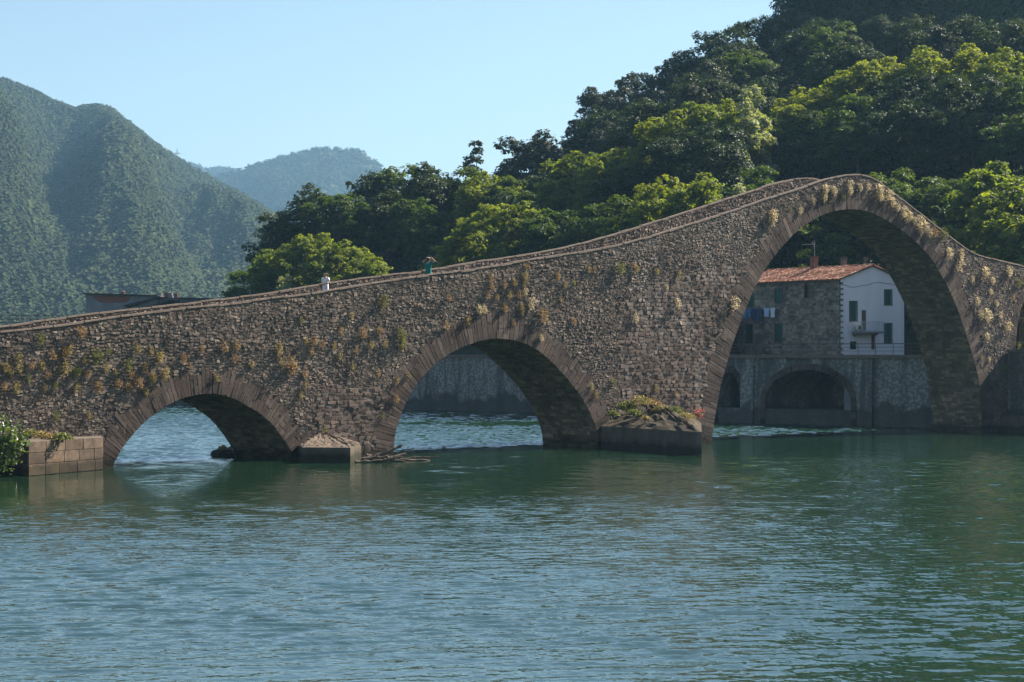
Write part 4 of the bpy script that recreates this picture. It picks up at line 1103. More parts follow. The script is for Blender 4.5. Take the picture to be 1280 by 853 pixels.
# trees that give the wood its outline, named one by one (kind, column, top row, distance beyond the wall line, label)
ZAf = lambda px, d=0: float(ZA(px)) + d
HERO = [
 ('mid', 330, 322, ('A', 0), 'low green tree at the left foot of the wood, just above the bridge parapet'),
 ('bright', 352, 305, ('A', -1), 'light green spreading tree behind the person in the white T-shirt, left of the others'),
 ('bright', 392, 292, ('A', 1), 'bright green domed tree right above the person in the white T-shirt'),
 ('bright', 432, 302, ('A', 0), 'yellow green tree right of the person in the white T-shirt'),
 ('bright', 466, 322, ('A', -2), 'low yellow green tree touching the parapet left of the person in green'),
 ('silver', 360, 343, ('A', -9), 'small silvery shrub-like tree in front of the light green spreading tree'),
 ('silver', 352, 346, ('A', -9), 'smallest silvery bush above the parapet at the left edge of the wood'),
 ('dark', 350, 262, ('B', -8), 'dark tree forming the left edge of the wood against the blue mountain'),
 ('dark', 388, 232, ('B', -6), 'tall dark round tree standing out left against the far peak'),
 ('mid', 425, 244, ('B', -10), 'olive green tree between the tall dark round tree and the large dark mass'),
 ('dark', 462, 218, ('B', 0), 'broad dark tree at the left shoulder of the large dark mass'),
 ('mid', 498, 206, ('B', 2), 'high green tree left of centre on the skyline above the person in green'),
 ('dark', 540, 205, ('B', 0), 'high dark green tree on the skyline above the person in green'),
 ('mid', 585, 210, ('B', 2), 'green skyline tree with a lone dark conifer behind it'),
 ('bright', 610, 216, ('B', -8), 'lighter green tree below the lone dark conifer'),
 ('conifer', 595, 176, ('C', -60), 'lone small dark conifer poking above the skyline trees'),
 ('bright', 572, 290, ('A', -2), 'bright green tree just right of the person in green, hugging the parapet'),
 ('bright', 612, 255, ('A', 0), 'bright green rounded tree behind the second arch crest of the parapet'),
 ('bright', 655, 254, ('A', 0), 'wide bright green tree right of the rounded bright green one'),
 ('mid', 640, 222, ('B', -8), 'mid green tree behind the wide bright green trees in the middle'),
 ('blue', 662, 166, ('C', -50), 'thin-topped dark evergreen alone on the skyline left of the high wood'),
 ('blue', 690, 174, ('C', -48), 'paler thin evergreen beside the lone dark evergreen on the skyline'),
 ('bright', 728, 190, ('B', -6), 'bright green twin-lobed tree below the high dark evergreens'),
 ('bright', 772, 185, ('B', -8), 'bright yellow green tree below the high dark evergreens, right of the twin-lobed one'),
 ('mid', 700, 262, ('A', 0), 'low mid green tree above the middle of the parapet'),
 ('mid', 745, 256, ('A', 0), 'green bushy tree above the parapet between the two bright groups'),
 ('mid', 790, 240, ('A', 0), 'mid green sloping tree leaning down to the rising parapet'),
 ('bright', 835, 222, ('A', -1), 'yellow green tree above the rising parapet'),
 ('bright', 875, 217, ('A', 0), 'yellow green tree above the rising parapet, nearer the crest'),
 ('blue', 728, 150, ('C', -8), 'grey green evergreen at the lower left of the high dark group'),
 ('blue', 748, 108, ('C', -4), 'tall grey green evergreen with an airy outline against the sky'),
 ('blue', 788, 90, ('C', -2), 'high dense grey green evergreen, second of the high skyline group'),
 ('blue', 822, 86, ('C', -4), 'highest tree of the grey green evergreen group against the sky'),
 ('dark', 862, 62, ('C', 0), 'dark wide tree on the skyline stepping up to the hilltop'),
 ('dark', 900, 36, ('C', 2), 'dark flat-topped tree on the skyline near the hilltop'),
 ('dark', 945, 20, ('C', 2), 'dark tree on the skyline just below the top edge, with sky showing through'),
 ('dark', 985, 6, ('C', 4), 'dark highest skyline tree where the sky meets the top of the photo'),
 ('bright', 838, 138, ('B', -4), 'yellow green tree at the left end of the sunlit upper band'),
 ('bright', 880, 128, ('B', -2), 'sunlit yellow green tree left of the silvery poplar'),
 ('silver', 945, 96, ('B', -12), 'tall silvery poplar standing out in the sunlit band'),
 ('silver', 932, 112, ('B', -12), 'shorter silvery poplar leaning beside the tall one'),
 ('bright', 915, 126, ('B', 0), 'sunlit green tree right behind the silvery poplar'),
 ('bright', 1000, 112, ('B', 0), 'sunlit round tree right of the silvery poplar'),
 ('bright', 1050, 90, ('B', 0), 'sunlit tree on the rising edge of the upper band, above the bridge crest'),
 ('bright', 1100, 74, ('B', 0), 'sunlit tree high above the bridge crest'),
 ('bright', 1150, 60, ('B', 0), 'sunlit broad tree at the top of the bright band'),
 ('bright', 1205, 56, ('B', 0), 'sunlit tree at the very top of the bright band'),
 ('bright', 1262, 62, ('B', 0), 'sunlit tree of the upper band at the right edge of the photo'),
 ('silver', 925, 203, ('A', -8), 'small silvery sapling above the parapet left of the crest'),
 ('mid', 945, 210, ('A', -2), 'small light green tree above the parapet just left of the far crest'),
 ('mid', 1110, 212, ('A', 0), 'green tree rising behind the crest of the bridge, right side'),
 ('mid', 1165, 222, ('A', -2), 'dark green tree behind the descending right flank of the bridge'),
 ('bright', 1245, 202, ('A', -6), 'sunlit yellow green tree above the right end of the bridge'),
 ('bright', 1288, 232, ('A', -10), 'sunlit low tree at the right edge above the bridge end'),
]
hero_xy = []
for key, px, yt, (bl_, dd_), lab in HERO:
    Z = float({'A': ZA, 'B': ZB, 'C': ZC}[bl_](px)) + dd_
    tree(key, px, yt, Z, None, lab); hero_xy.append(((px - CX) / F * Z, Z))
# the rest of the wood
fills = []
def fill(n, d0, d1, pxr, keys, lab, group, gap, sc, cap=None):
    """scatter trees between two distance bands, keeping a gap, never higher than the measured skyline"""
    pts = list(hero_xy); c = 0; tries = 0; made = []
    while c < n and tries < n * 60:
        tries += 1; px = rnd.uniform(*pxr); t = rnd.random()
        Z = d0(px) + (d1(px) - d0(px)) * t
        x = (px - CX) / F * Z
        if any((x - a) ** 2 + (Z - b) ** 2 < gap * gap for a, b in pts): continue
        pts.append((x, Z)); hero_xy.append((x, Z))
        s = rnd.uniform(*sc); gz = float(ground_h(px, Z)); Ht = 14.2
        lim = cap(px) if cap else 0
        ztop_max = float(hgt(lim, Z)); s = min(s, (ztop_max - gz) / Ht)
        if s < .38: continue
        key_ = rnd.choice(keys); made.append((px, Z, key_, tree(key_, px, 0, Z, s, lab, group))); c += 1
    fills.append((group, made))
    return c
sky_cap = lambda px: float(np.interp(px, [300, 330, 370, 400, 430, 470, 530, 600, 655, 700, 735, 780, 830, 860, 900, 950, 1000], [340, 290, 245, 243, 250, 222, 212, 214, 222, 165, 122, 100, 95, 72, 42, 26, 5])) + 4
A_ = lambda d: (lambda px: float(ZA(px)) + d)
B_ = lambda d: (lambda px: float(ZB(px)) + d)
C_ = lambda d: (lambda px: float(ZC(px)) + d)
capA = lambda px: float(yA(px)) + 6
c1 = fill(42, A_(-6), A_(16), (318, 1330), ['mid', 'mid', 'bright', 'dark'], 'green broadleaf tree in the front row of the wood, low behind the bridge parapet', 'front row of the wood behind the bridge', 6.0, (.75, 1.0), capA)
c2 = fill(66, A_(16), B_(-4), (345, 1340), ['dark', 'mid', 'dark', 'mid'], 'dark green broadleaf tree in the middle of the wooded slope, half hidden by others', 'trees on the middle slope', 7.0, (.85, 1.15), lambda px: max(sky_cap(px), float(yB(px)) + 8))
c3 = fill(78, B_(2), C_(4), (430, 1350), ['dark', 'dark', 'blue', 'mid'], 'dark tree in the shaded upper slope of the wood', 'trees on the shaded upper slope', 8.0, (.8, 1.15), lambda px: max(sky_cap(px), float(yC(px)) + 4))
print('trees', n_tree, c1, c2, c3)

LM = [(345, 'the left edge of the wood'), (400, 'the person in white'), (450, 'the gap between the two people'), (505, 'the parapet left of the person in green'), (550, 'the person in green'), (600, 'the left half of the middle arch'), (650, 'the crown of the middle arch'), (700, 'the right half of the middle arch'), (750, 'the right foot of the middle arch'), (800, 'the left half of the great pier'), (850, 'the right half of the great pier'), (900, 'the left foot of the great arch'), (950, 'the left end of the tiled roof'), (1000, 'the stone house front'), (1050, 'the house corner'), (1100, 'the white gable'), (1150, 'the falling flank of the bridge'), (1200, 'the right foot of the great arch'), (1250, 'the right end of the bridge'), (1400, 'the right edge of the view')]
KN = {'bright': 'light green', 'mid': 'mid green', 'dark': 'dark green', 'blue': 'grey green'}
WR = ['lowest', 'second', 'third', 'fourth', 'fifth', 'sixth', 'seventh', 'eighth', 'ninth']
for gname, made in fills:
    cols = {}
    for px, Z, k_, o in made: cols.setdefault((min(LM, key=lambda q: abs(q[0] - px))[1], k_), []).append((Z, o))
    rowname = {'front row of the wood behind the bridge': 'front row', 'trees on the middle slope': 'middle slope', 'trees on the shaded upper slope': 'upper slope'}[gname]
    for (lm, k_), l in cols.items():
        l.sort(key=lambda q: q[0])
        for i, (Z, o) in enumerate(l):
            o['label'] = ('' if len(l) == 1 else WR[i] + ' ') + KN[k_] + ' tree, ' + rowname + ', above ' + lm

# far hilltop wood: reads as one mass
r = np.random.default_rng(77); Vs = []; Fs = []; off = 0; cnt = 0
base = [make_crown(200 + i, 5.8, 11, 1.5, 26, 2600, .62, (1.4, 2.6), .75)[:2] for i in range(4)]
while cnt < 240:
    px = r.uniform(880, 1420); Z = float(ZC(px)) + r.uniform(8, 230)
    if px < 1000 and Z > ZC(px) + 30: continue
    g_ = float(ground_h(px, Z)); sc_f = r.uniform(.8, 1.25)
    if px < 1010 and hgt(sky_cap(px), Z) < g_ + 12 * sc_f: continue
    v, f = base[cnt % 4]; a_ = r.uniform(0, 6.28); ca, sa = math.cos(a_), math.sin(a_)
    v = v * sc_f; v = np.stack([v[:, 0] * ca - v[:, 1] * sa + (px - CX) / F * Z, v[:, 0] * sa + v[:, 1] * ca + Z, v[:, 2] + g_], 1)
    Vs.append(v); Fs.append(f + off); off += len(v); cnt += 1
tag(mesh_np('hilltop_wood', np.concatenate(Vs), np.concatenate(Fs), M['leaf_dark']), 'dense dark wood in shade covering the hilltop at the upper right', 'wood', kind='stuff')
# undergrowth on the slope
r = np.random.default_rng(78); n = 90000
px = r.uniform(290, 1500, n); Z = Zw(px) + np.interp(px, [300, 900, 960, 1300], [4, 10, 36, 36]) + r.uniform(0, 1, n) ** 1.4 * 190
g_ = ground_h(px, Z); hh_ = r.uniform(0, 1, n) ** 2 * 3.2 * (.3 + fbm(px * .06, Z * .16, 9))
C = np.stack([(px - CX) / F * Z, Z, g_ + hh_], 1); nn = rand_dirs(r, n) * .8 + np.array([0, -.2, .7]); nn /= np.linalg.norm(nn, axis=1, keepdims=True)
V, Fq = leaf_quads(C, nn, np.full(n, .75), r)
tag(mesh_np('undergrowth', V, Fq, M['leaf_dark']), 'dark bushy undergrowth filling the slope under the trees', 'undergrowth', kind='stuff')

# ------------------------------------------------------------ distant mountains
ICO_V, ICO_F = None, None
import bmesh
bm = bmesh.new(); bmesh.ops.create_icosphere(bm, subdivisions=1, radius=1); ICO_V = np.array([v.co[:] for v in bm.verts]); ICO_F = np.array([[v.index for v in f.verts] for f in bm.faces]); bm.free()
def mountain(name, tab, Zr, Zf, zfoot, seed, ncan, rad, relief, extra=None, pxr=None):
    xs, ys = zip(*tab); nx, nz = 220, 110
    X = np.linspace(xs[0], xs[-1], nx); T = np.r_[np.linspace(0, 1, nz), 1.05, 1.15, 1.4]
    def hfun(px, t):
        zr = hgt(np.interp(px, xs, ys), Zr) - rad * .8
        zig = (fbm(px * .012 + 3, t * 3.0, seed, 4) - .5) * relief * np.clip(t, 0, 1) * np.clip(1.02 - t, 0, 1) * 4
        sp = np.sin(px * .028 + t * 2.6 + 5 * fbm(px * .008, t * 2, seed + 9)) * .5 + .5          # spurs and gullies running down
        zig = zig + (sp - .5) * relief * .55 * np.clip(t * 2, 0, 1) * np.clip((1 - t) * 3, 0, 1)
        p = np.clip(t, 0, 1) ** .92
        h = zfoot + (zr - zfoot) * p + zig
        sight = H + (zr - H) * ((Zf + (Zr - Zf) * t) / Zr) * (.90 + .09 * t)
        h = np.minimum(h, sight)
        return np.where(t > 1, zr - (t - 1) * 900, h)
    PXm, Tm = np.meshgrid(X, T, indexing='ij'); Z = Zf + (Zr - Zf) * Tm
    Hh = hfun(PXm, Tm)
    V = np.stack([(PXm - CX) / F * Z, Z, Hh], -1).reshape(-1, 3)
    k = len(T); ii, jj = np.meshgrid(np.arange(nx - 1), np.arange(k - 1), indexing='ij'); b0 = (ii * k + jj).ravel()
    tag(mesh_np(name, V, np.stack([b0, b0 + k, b0 + k + 1, b0 + 1], 1), M['mountain'], smooth=True), kind='structure')
    r = np.random.default_rng(seed); px = r.uniform(xs[0], xs[-1], ncan); t = r.uniform(0, 1.0, ncan) ** .8
    Zc = Zf + (Zr - Zf) * t; hc = hfun(px, t)
    rr = rad * r.uniform(.55, 1.3, ncan) * (.75 + .5 * fbm(px * .05, t * 30, seed + 2))
    nb = 8; nq = 34; blobs = []
    for i in range(nb):       # a crown is a loose dome of leaf masses
        d = rand_dirs(r, nq); d[:, 2] = np.abs(d[:, 2]); C = d * r.uniform(.55, 1.0, (nq, 1)) * np.array([1, 1, 1.1])
        nn = d * .6 + np.array([.1, -.1, .5]) + rand_dirs(r, nq) * .35; nn /= np.linalg.norm(nn, axis=1, keepdims=True)
        blobs.append(leaf_quads(C, nn, np.full(nq, .62), r, .85)[0])
    blobs = np.array(blobs)[r.integers(0, nb, ncan)]
    V = blobs * rr[:, None, None] + np.stack([(px - CX) / F * Zc, Zc, hc + rr * .1], 1)[:, None, :]
    Fi = np.arange(ncan * nq * 4).reshape(-1, 4)
    o = mesh_np(name + '_forest', V.reshape(-1, 3), Fi, M['far_leaf'])
    return o, hfun
def far_mat():
    m, nt, b = new_mat('far_forest', .95)
    g_ = nt.nodes.new('ShaderNodeNewGeometry')
    c = ramp(nt, g_.outputs['Random Per Island'], [(0, (.028, .046, .014)), (.6, (.040, .062, .018)), (.9, (.056, .078, .022)), (1, (.075, .092, .03))]).outputs[0]
    c = mix(nt, .8, c, ramp(nt, noise(nt, coords(nt), .012, 5, .65), [(.35, (.5, .6, .7)), (.65, (1.5, 1.35, 1.1))]).outputs[0], 'MULTIPLY')
    nt.links.new(c, b.inputs['Base Color']); return m
M['far_leaf'] = far_mat()
M['mountain'] = noisy('mountain_ground', (.03, .045, .016), (.07, .085, .03), .02, .95, 0, (.12, .11, .06))
T1 = [(-330, 60), (-120, 70), (-40, 84), (0, 95), (20, 101), (40, 108), (60, 120), (78, 127), (92, 134), (104, 130), (120, 128), (136, 132), (150, 143), (168, 156), (190, 175), (206, 186), (225, 197), (245, 208), (262, 218), (285, 232), (310, 246), (335, 262), (360, 282), (400, 315), (450, 355), (520, 395), (560, 430)]
o, h1 = mountain('mountain', T1, 2600, 1150, 14, 5, 38000, 4.6, 85)
tag(o, 'hazy blue green forest covering the large mountain on the left', 'forest', kind='stuff')
T2 = [(150, 215), (200, 215), (240, 228), (262, 222), (285, 214), (305, 208), (330, 200), (355, 192), (375, 186), (400, 182), (430, 181), (448, 184), (460, 190), (470, 198), (481, 208), (500, 224), (530, 250), (580, 290), (680, 360)]
o, h2 = mountain('far_peak', T2, 4600, 3300, 20, 8, 13000, 6.5, 110)
tag(o, 'pale blue forest covering the round peak in the middle distance', 'forest', kind='stuff')
T3 = [(100, 170), (190, 184), (225, 196), (245, 204), (258, 208), (275, 206), (290, 208), (320, 222), (360, 240), (420, 280)]
o, h3 = mountain('far_ridge', T3, 5900, 5000, 150, 12, 3500, 8, 60)
tag(o, 'palest forest on the farthest ridge behind the saddle', 'forest', kind='stuff')
# hut and cross on the mountain
t_ = .90; P = Vector(((181 - CX) / F * 2455, 2455, float(h1(np.array([181.]), np.array([.9]))[0]) + 6))
hut = empty('mountain_hut', at(181, 202, 2380), 0, 'tiny pale hut on the shoulder of the left mountain', 'hut')
mb = MB().box((0, 0, -8), (14, 9, 22)); mb.build('wall', M['plaster'], hut)
MB().prism([(-8, -6, 2.9), (8, -6, 2.9), (8, 0, 6), (-8, 0, 6)], (0, .01, .5)).prism([(-8, 0, 6), (8, 0, 6), (8, 6, 2.9), (-8, 6, 2.9)], (0, .01, .5)).build('roof', M['rose'], hut)
cr = MB(); c0 = at(221.5, 196, 2590); cr.tube([(0, 0, -12), (0, 0, 9)], .5, 6).tube([(-4, 0, 4), (4, 0, 4)], .5, 6)
o = cr.build('summit_cross', M['steel']); o.location = c0; tag(o, 'tall thin cross on the ridge of the left mountain', 'cross')

# ------------------------------------------------------------ plants growing out of the bridge walls
def tuft_mesh(seed, n, L, droop, ls):
    r = np.random.default_rng(seed); V = []; Fc = []
    d = rand_dirs(r, n); d[:, 1] = -np.abs(d[:, 1]) * .8; d /= np.linalg.norm(d, axis=1, keepdims=True)     # -Y is out of the wall
    rad = r.uniform(.1, 1, n) ** .6 * L
    C = d * rad[:, None] * np.array([.8, .8, 1.15]) + np.array([0, -.03, 0]); C[:, 2] += droop * rad
    nn = rand_dirs(r, n) + np.array([0, -.3, .4]); nn /= np.linalg.norm(nn, axis=1, keepdims=True)
    V, Fq = leaf_quads(C, nn, np.full(n, ls), r, .5)
    return V, Fq
TM = {}
for k in 'yorgw':
    for i in range(3):
        V, Fq = tuft_mesh(ord(k) * 7 + i, 120, .46, .1 if k != 'w' else .2, .13)
        o = mesh_np('tuft', V, Fq, M['tuft_' + k]); TM[k, i] = o.data; bpy.data.objects.remove(o)
COLN = {'y': 'yellow', 'o': 'orange', 'r': 'russet', 'g': 'green', 'w': 'straw coloured'}
TUFTS = """101,415,o,1.3 50,424,g,1 87,436,y,.9 81,442,o,1 66,445,o,.9 23,447,y,1 120,446,g,1.5 136,439,g,.8 172,436,y,1.1 188,439,y,.8 198,447,y,1.3 160,457,g,1.2 105,451,y,.8 6,460,y,1
23,460,y,1 12,464,y,1 39,457,o,.8 52,457,y,.8 80,461,y,1.3 95,465,g,1.2 109,468,o,.9 144,466,y,.7 181,461,r,.9 191,472,o,.9 164,469,o,.8 172,479,o,1.4 148,480,o,1 160,485,o,1 5,483,r,.8 20,485,y,1 55,485,y,.9
69,482,g,.6 95,485,y,.9 123,484,o,1 205,467,y,1.3 229,449,o,.9 252,437,o,.8 280,434.5,o,1 295,433,o,1.1 293,449,o,.9 314,456,y,.9 271,473,y,.9 190,474,y,1.1 237,458,o,.8 70,521,g,1 111,520,y,.8 182,490,y,.8 35,474,g,.8 60,470,o,.8 132,460,y,.8
478,377,g,1.5 376,401,g,.8 439,395,y,.8 453,417,o,1.1 474,414,o,1 425,414,o,.8 392,427,r,1 382,427,y,.8 389,439,o,.9 403,430,r,.8 417,433,y,.9 348,437,y,1.2 424,445,y,.8 351,453.6,y,1 362.5,455,o,1.5 363,463,o,1.2 446,439,o,.7 464,431.6,y,.7 481,430,y,.9 440,459,y,.9
380,468,o,.9 381.6,481.4,y,.8 375.7,494.6,y,.9 472.5,467,o,.7 496,475.6,y,.9 510.6,469.7,y,.9 494.5,499,o,1.1 478,521,g,.7 405,540,g,.9 557.5,408,o,1.2 584,401,y,1.1 598.6,389,w,1 604.5,387.6,w,1 629.4,386,o,1 651.4,384.7,y,1 641,403.7,o,.8 560.5,373,o,.9 499,413,g,1 500,421,g,1.3 501,430,g,1.4
613.5,349,o,.9 613.5,358,o,1 630,356.4,o,.8 642.5,354.5,y,.9 655.4,346,y,1 655,353,y,.9 658,334.5,o,.9 609,369.3,o,.8 621,372,r,.8 636.7,369.3,y,1.1 647.7,368.7,o,.9 656,366,w,.9 631.6,386.7,r,.9 652,391,y,.9 663,381.6,w,1.2 678,395.8,o,1.5 696.7,345.5,o,.9 716.7,353.9,g,.8 705.7,357,y,.8 676,423.5,w,.8
735,336.6,y,1.1 743,338,o,.8 773,336,g,1.6 791,333,r,.9 795,337,y,.9 820.5,340,y,.8 848.4,343,y,1 846.8,381,w,1.2 794,399,w,1 917,381,w,1.4 766,478,g,1 738.5,484,y,1.1 745,494,y,.8 819,486,y,.8 845,492.5,o,.7 717,402,r,.8 700,375,y,.7 833,360,w,.7
1061,232,w,1.3 1062,240,w,1.1 1075,235,w,.9 1084.5,235,w,.9 1097,238,w,1.5 1099,247,w,1.3 1109,245.7,w,1.4 1115,254,w,1.1 1121,260,w,1.2 1129,267,w,1.3 1136,271.5,w,1.1 1142,277,w,1.1 1148,279.7,w,1.4 1155,284,w,1.3 1161,293,w,1.1 1166.6,291.4,r,1.5 1178,292.6,g,1.5 1150,290,w,1 1132,275,w,1
1185,318,w,1.3 1200.5,319.5,w,1.2 1197,333.6,w,1.5 1230,342,w,1.4 1260,340.6,w,1.3 1272,354.7,g,1.5 1240,352,w,1 1215,350,w,.8 1040,238.7,w,.9 1030,238,w,1.3 1030,247,w,1.1 1016,253,w,.9 1052.7,246.8,g,1 964.7,271,w,1.4 964,279,w,1.2 1042.6,240,w,.9 987,262,g,.7 1000,264.6,w,.8
1232.6,396,w,1.6 1225,395,w,1.2 1258,409,w,1.3 1232.6,422,w,1 1236,450,w,.8 1226.7,447,y,.8 1221,377.6,w,1 1253.7,463,g,1.3 1239.6,475,g,.9 1272.5,432.7,g,1 1245,380,w,.9 1250,395,w,1 1238,366,w,.8 1266,372,r,.9""".split()
rzW = math.atan2(U.y, U.x)
grp = {}
def where(px, py):
    if px < 215: return 'on the wall left of the smallest arch'
    if px < 345: return 'on the wall above the smallest arch'
    if px < 505: return 'on the wall above the second pier' if py < 505 else 'on the foot of the second pier'
    if px < 690: return 'on the wall above the middle arch'
    if px < 950: return 'on the wall above the great pier'
    if px < 1095: return 'near the crest of the great arch'
    if px < 1182: return 'right of the crest of the great arch'
    return 'on the far right pier of the bridge'
for i, e in enumerate(TUFTS):
    a, b_, k, s_ = e.split(','); px, py, s_ = float(a), float(b_), float(s_)
    s0_, z0_ = face(px, py, .06); lb_ = 'colour %s' % k
    kk = 'o' if k == 'r' else k
    o = bpy.data.objects.new('wall_plant', TM[kk, i % 3]); COL.objects.link(o)
    o.location = bp(s0_, z0_, .05); sz = s_ * rnd.uniform(.68, .86) * (1.15 if k == 'w' else 1)
    o.rotation_euler = (0, rnd.uniform(-.3, .3), rzW); o.scale = (sz * rnd.uniform(.85, 1.1), sz * (1.3 if s_ > 1.25 else 1.0), sz * rnd.uniform(.75, 1.05))
    wh = where(px, py); size = 'large' if s_ >= 1.3 else ('small' if s_ < .9 else 'middling')
    lab = '%s %s plant tuft growing %s' % (size, COLN[k], wh)
    tag(o, lab, 'plant', lab + ' (one of several alike)')
    grp.setdefault(lab, []).append(o)
ORD = ['first', 'second', 'third', 'fourth', 'fifth', 'sixth', 'seventh', 'eighth', 'ninth', 'tenth', 'eleventh', 'twelfth', 'thirteenth', 'fourteenth', 'fifteenth', 'sixteenth', 'seventeenth', 'eighteenth']
for lab, os_ in grp.items():
    os_.sort(key=lambda o: o.location.x)
    for i, o in enumerate(os_):
        o['group'] = 'plant tufts growing ' + lab.split(' growing ')[1]
        if len(os_) > 1: o['label'] = ('leftmost' if i == 0 else 'rightmost' if i == len(os_) - 1 else ORD[i] + ' from left') + ' of ' + lab.replace('plant tuft growing', 'tufts')
        if len(o['label'].split()) > 16: print('LONG', o['label'])

# plants on the cutwaters
def bush(name, loc, Rr, n, ls, mat, seed, lab, cat, grass=False, flat=.7, stems=6, stemmat='bark'):
    r = np.random.default_rng(seed); o = empty(name, loc, 0, lab, cat)
    d = rand_dirs(r, n); d[:, 2] = np.abs(d[:, 2]); rad = r.uniform(.15, 1, n) ** .5 * Rr
    C = d * rad[:, None] * np.array([1, 1, flat]); C[:, 2] += .02
    if grass: nn = rand_dirs(r, n); nn[:, 2] *= .2
    else: nn = rand_dirs(r, n) + np.array([0, 0, .5])
    nn /= np.linalg.norm(nn, axis=1, keepdims=True)
    V, Fq = leaf_quads(C, nn, np.full(n, ls), r, .45 if grass else .7)
    mesh_np('leaves', V, Fq, mat, o)
    mb = MB(); rr = random.Random(seed)
    for k in range(stems):
        a_ = rr.uniform(0, 6.28); mb.tube([(0, 0, -.15), (math.cos(a_) * Rr * .35, math.sin(a_) * Rr * .35, Rr * flat * .5), (math.cos(a_) * Rr * .7, math.sin(a_) * Rr * .7, Rr * flat * .8)], [.03, .02, .008], 5)
    mb.build('stem', M[stemmat], o); return o
def capz(px, py, Z): return at(px, py, Z)
ZC3 = 159.0
for (px, py, Z, Rr, n, ls, m_, g_, lab) in (
    (800, 506, 160, .95, 420, .20, 'tuft_y', True, 'yellowing grassy clump at the top of the sloping cap against the great pier'),
    (783, 512, 160, .8, 360, .20, 'tuft_g', False, 'dark green leafy shrub on the left side of the great pier cap'),
    (815, 507, 161, .7, 260, .17, 'tuft_o', True, 'reddish dry clump behind the ridge of the great pier cap'),
    (766, 520, 161.3, .55, 180, .18, 'tuft_g', False, 'pale green sprig at the left foot of the great pier cap'),
    (792, 519, 158.6, .6, 260, .19, 'tuft_g', True, 'dull green grass clump lower down the left slope of the great pier cap'),
    (826, 514, 160.0, .6, 260, .18, 'tuft_y', True, 'straw yellow grass clump just right of the top of the great pier cap'),
    (843, 517, 160.5, .75, 330, .20, 'tuft_g', True, 'bright green grass tuft at the upper right edge of the great pier cap'),
    (858, 524, 158.5, .7, 300, .19, 'tuft_y', True, 'yellow green grass tuft at the right end of the great pier cap'),
    (806, 524, 158.0, .35, 90, .16, 'tuft_y', False, 'small yellow weed in the middle of the great pier cap slope'),
    (826, 526, 157.5, .3, 80, .15, 'tuft_g', False, 'small green weed low on the great pier cap slope'),
    (78, 550, 127.4, .62, 260, .17, 'tuft_g', False, 'bright green weed clump on the left pier block top'),
    (64, 549, 128.6, .42, 160, .16, 'tuft_o', False, 'orange dry weed behind the leafy fig on the left pier block'),
    (52, 547, 129.3, .55, 220, .17, 'tuft_y', True, 'yellowish grass clump at the back of the left pier block'),
    (38, 545, 129.8, .6, 240, .17, 'tuft_g', True, 'green grass clump against the wall above the left pier block')):
    bush('pier_plant', at(px, py, Z), Rr, n, ls, M[m_], int(px * 7), lab, 'plant', g_)
pf = bush('flowering_plant', at(873, 520, 160.2), .38, 70, .12, M['tuft_g'], 901, 'small plant with pink flowers at the right corner of the great pier cap', 'flower')
V, Fq = leaf_quads(rand_dirs(rg, 60) * rg.uniform(.1, .5, (60, 1)) + np.array([0, -.1, .25]), rand_dirs(rg, 60), np.full(60, .16), rg)
mesh_np('blossom', V, Fq, M['pink'], pf)
bush('bank_plant', at(281, 565, 151), .6, 160, .2, M['tuft_g'], 77, 'small green plant on the rock at the far corner of the smallest arch', 'plant')
# rock under it
def rock(name, c, d, seed, lab, mat='drift'):
    bm = bmesh.new(); bmesh.ops.create_icosphere(bm, subdivisions=3, radius=1); r = random.Random(seed)
    vs = [(v.co.copy()) for v in bm.verts]; fs = [[v.index for v in f.verts] for f in bm.faces]; bm.free()
    vs = [Vector((p.x * d[0], p.y * d[1], p.z * d[2])) * (1 + .3 * (float(fbm(p.x * 2 + seed, p.y * 2 + p.z * 1.7, seed)) - .5)) for p in vs]
    o = mesh_np(name, [tuple(v) for v in vs], fs, M[mat], smooth=False); o.location = c; tag(o, lab, 'rock'); return o
pr = water_pt(281, 570.5); rock('river_rock', pr + Vector((0, 0, .05)), (1.0, .8, .45), 4, 'dark rock at the waterline at the far corner of the smallest arch', 'core')

# glossy fig branch bush at the left edge
fg = empty('fig_bush', at(2, 556, 123.5) , 0, 'leafy glossy green bush at the left edge overhanging the left pier block', 'bush')
r = np.random.default_rng(5); n = 900
cl = np.array([[0, 0, .2], [-1.0, 0, .5], [.7, -.2, .35], [1.1, -.1, .1], [.1, -.4, -.5], [-.9, -.3, -.6], [.2, -.2, .9], [-.5, 0, 1.1], [.55, -.4, -.15], [-.2, -.3, -1.0], [.35, -.3, -.9]])
k = r.integers(0, len(cl), n); C = cl[k] + r.normal(0, .30, (n, 3)); nn = rand_dirs(r, n) * .8 + np.array([.3, -.1, .6]); nn /= np.linalg.norm(nn, axis=1, keepdims=True)
V, Fq = leaf_quads(C, nn, np.full(n, .27), r, .65); mesh_np('leaves', V, Fq, M['leaf_fig'], fg)
mb = MB(); rt = Vector((-2.6, 1.6, -.2))
for c_ in cl: mb.tube([rt, rt.lerp(Vector(c_), .5) + Vector((0, 0, .3)), Vector(c_)], [.09, .05, .015], 6)
mb.tube([rt + Vector((-.3, .5, -3.4)), rt], [.14, .09], 7); mb.build('branch', M['bark'], fg)

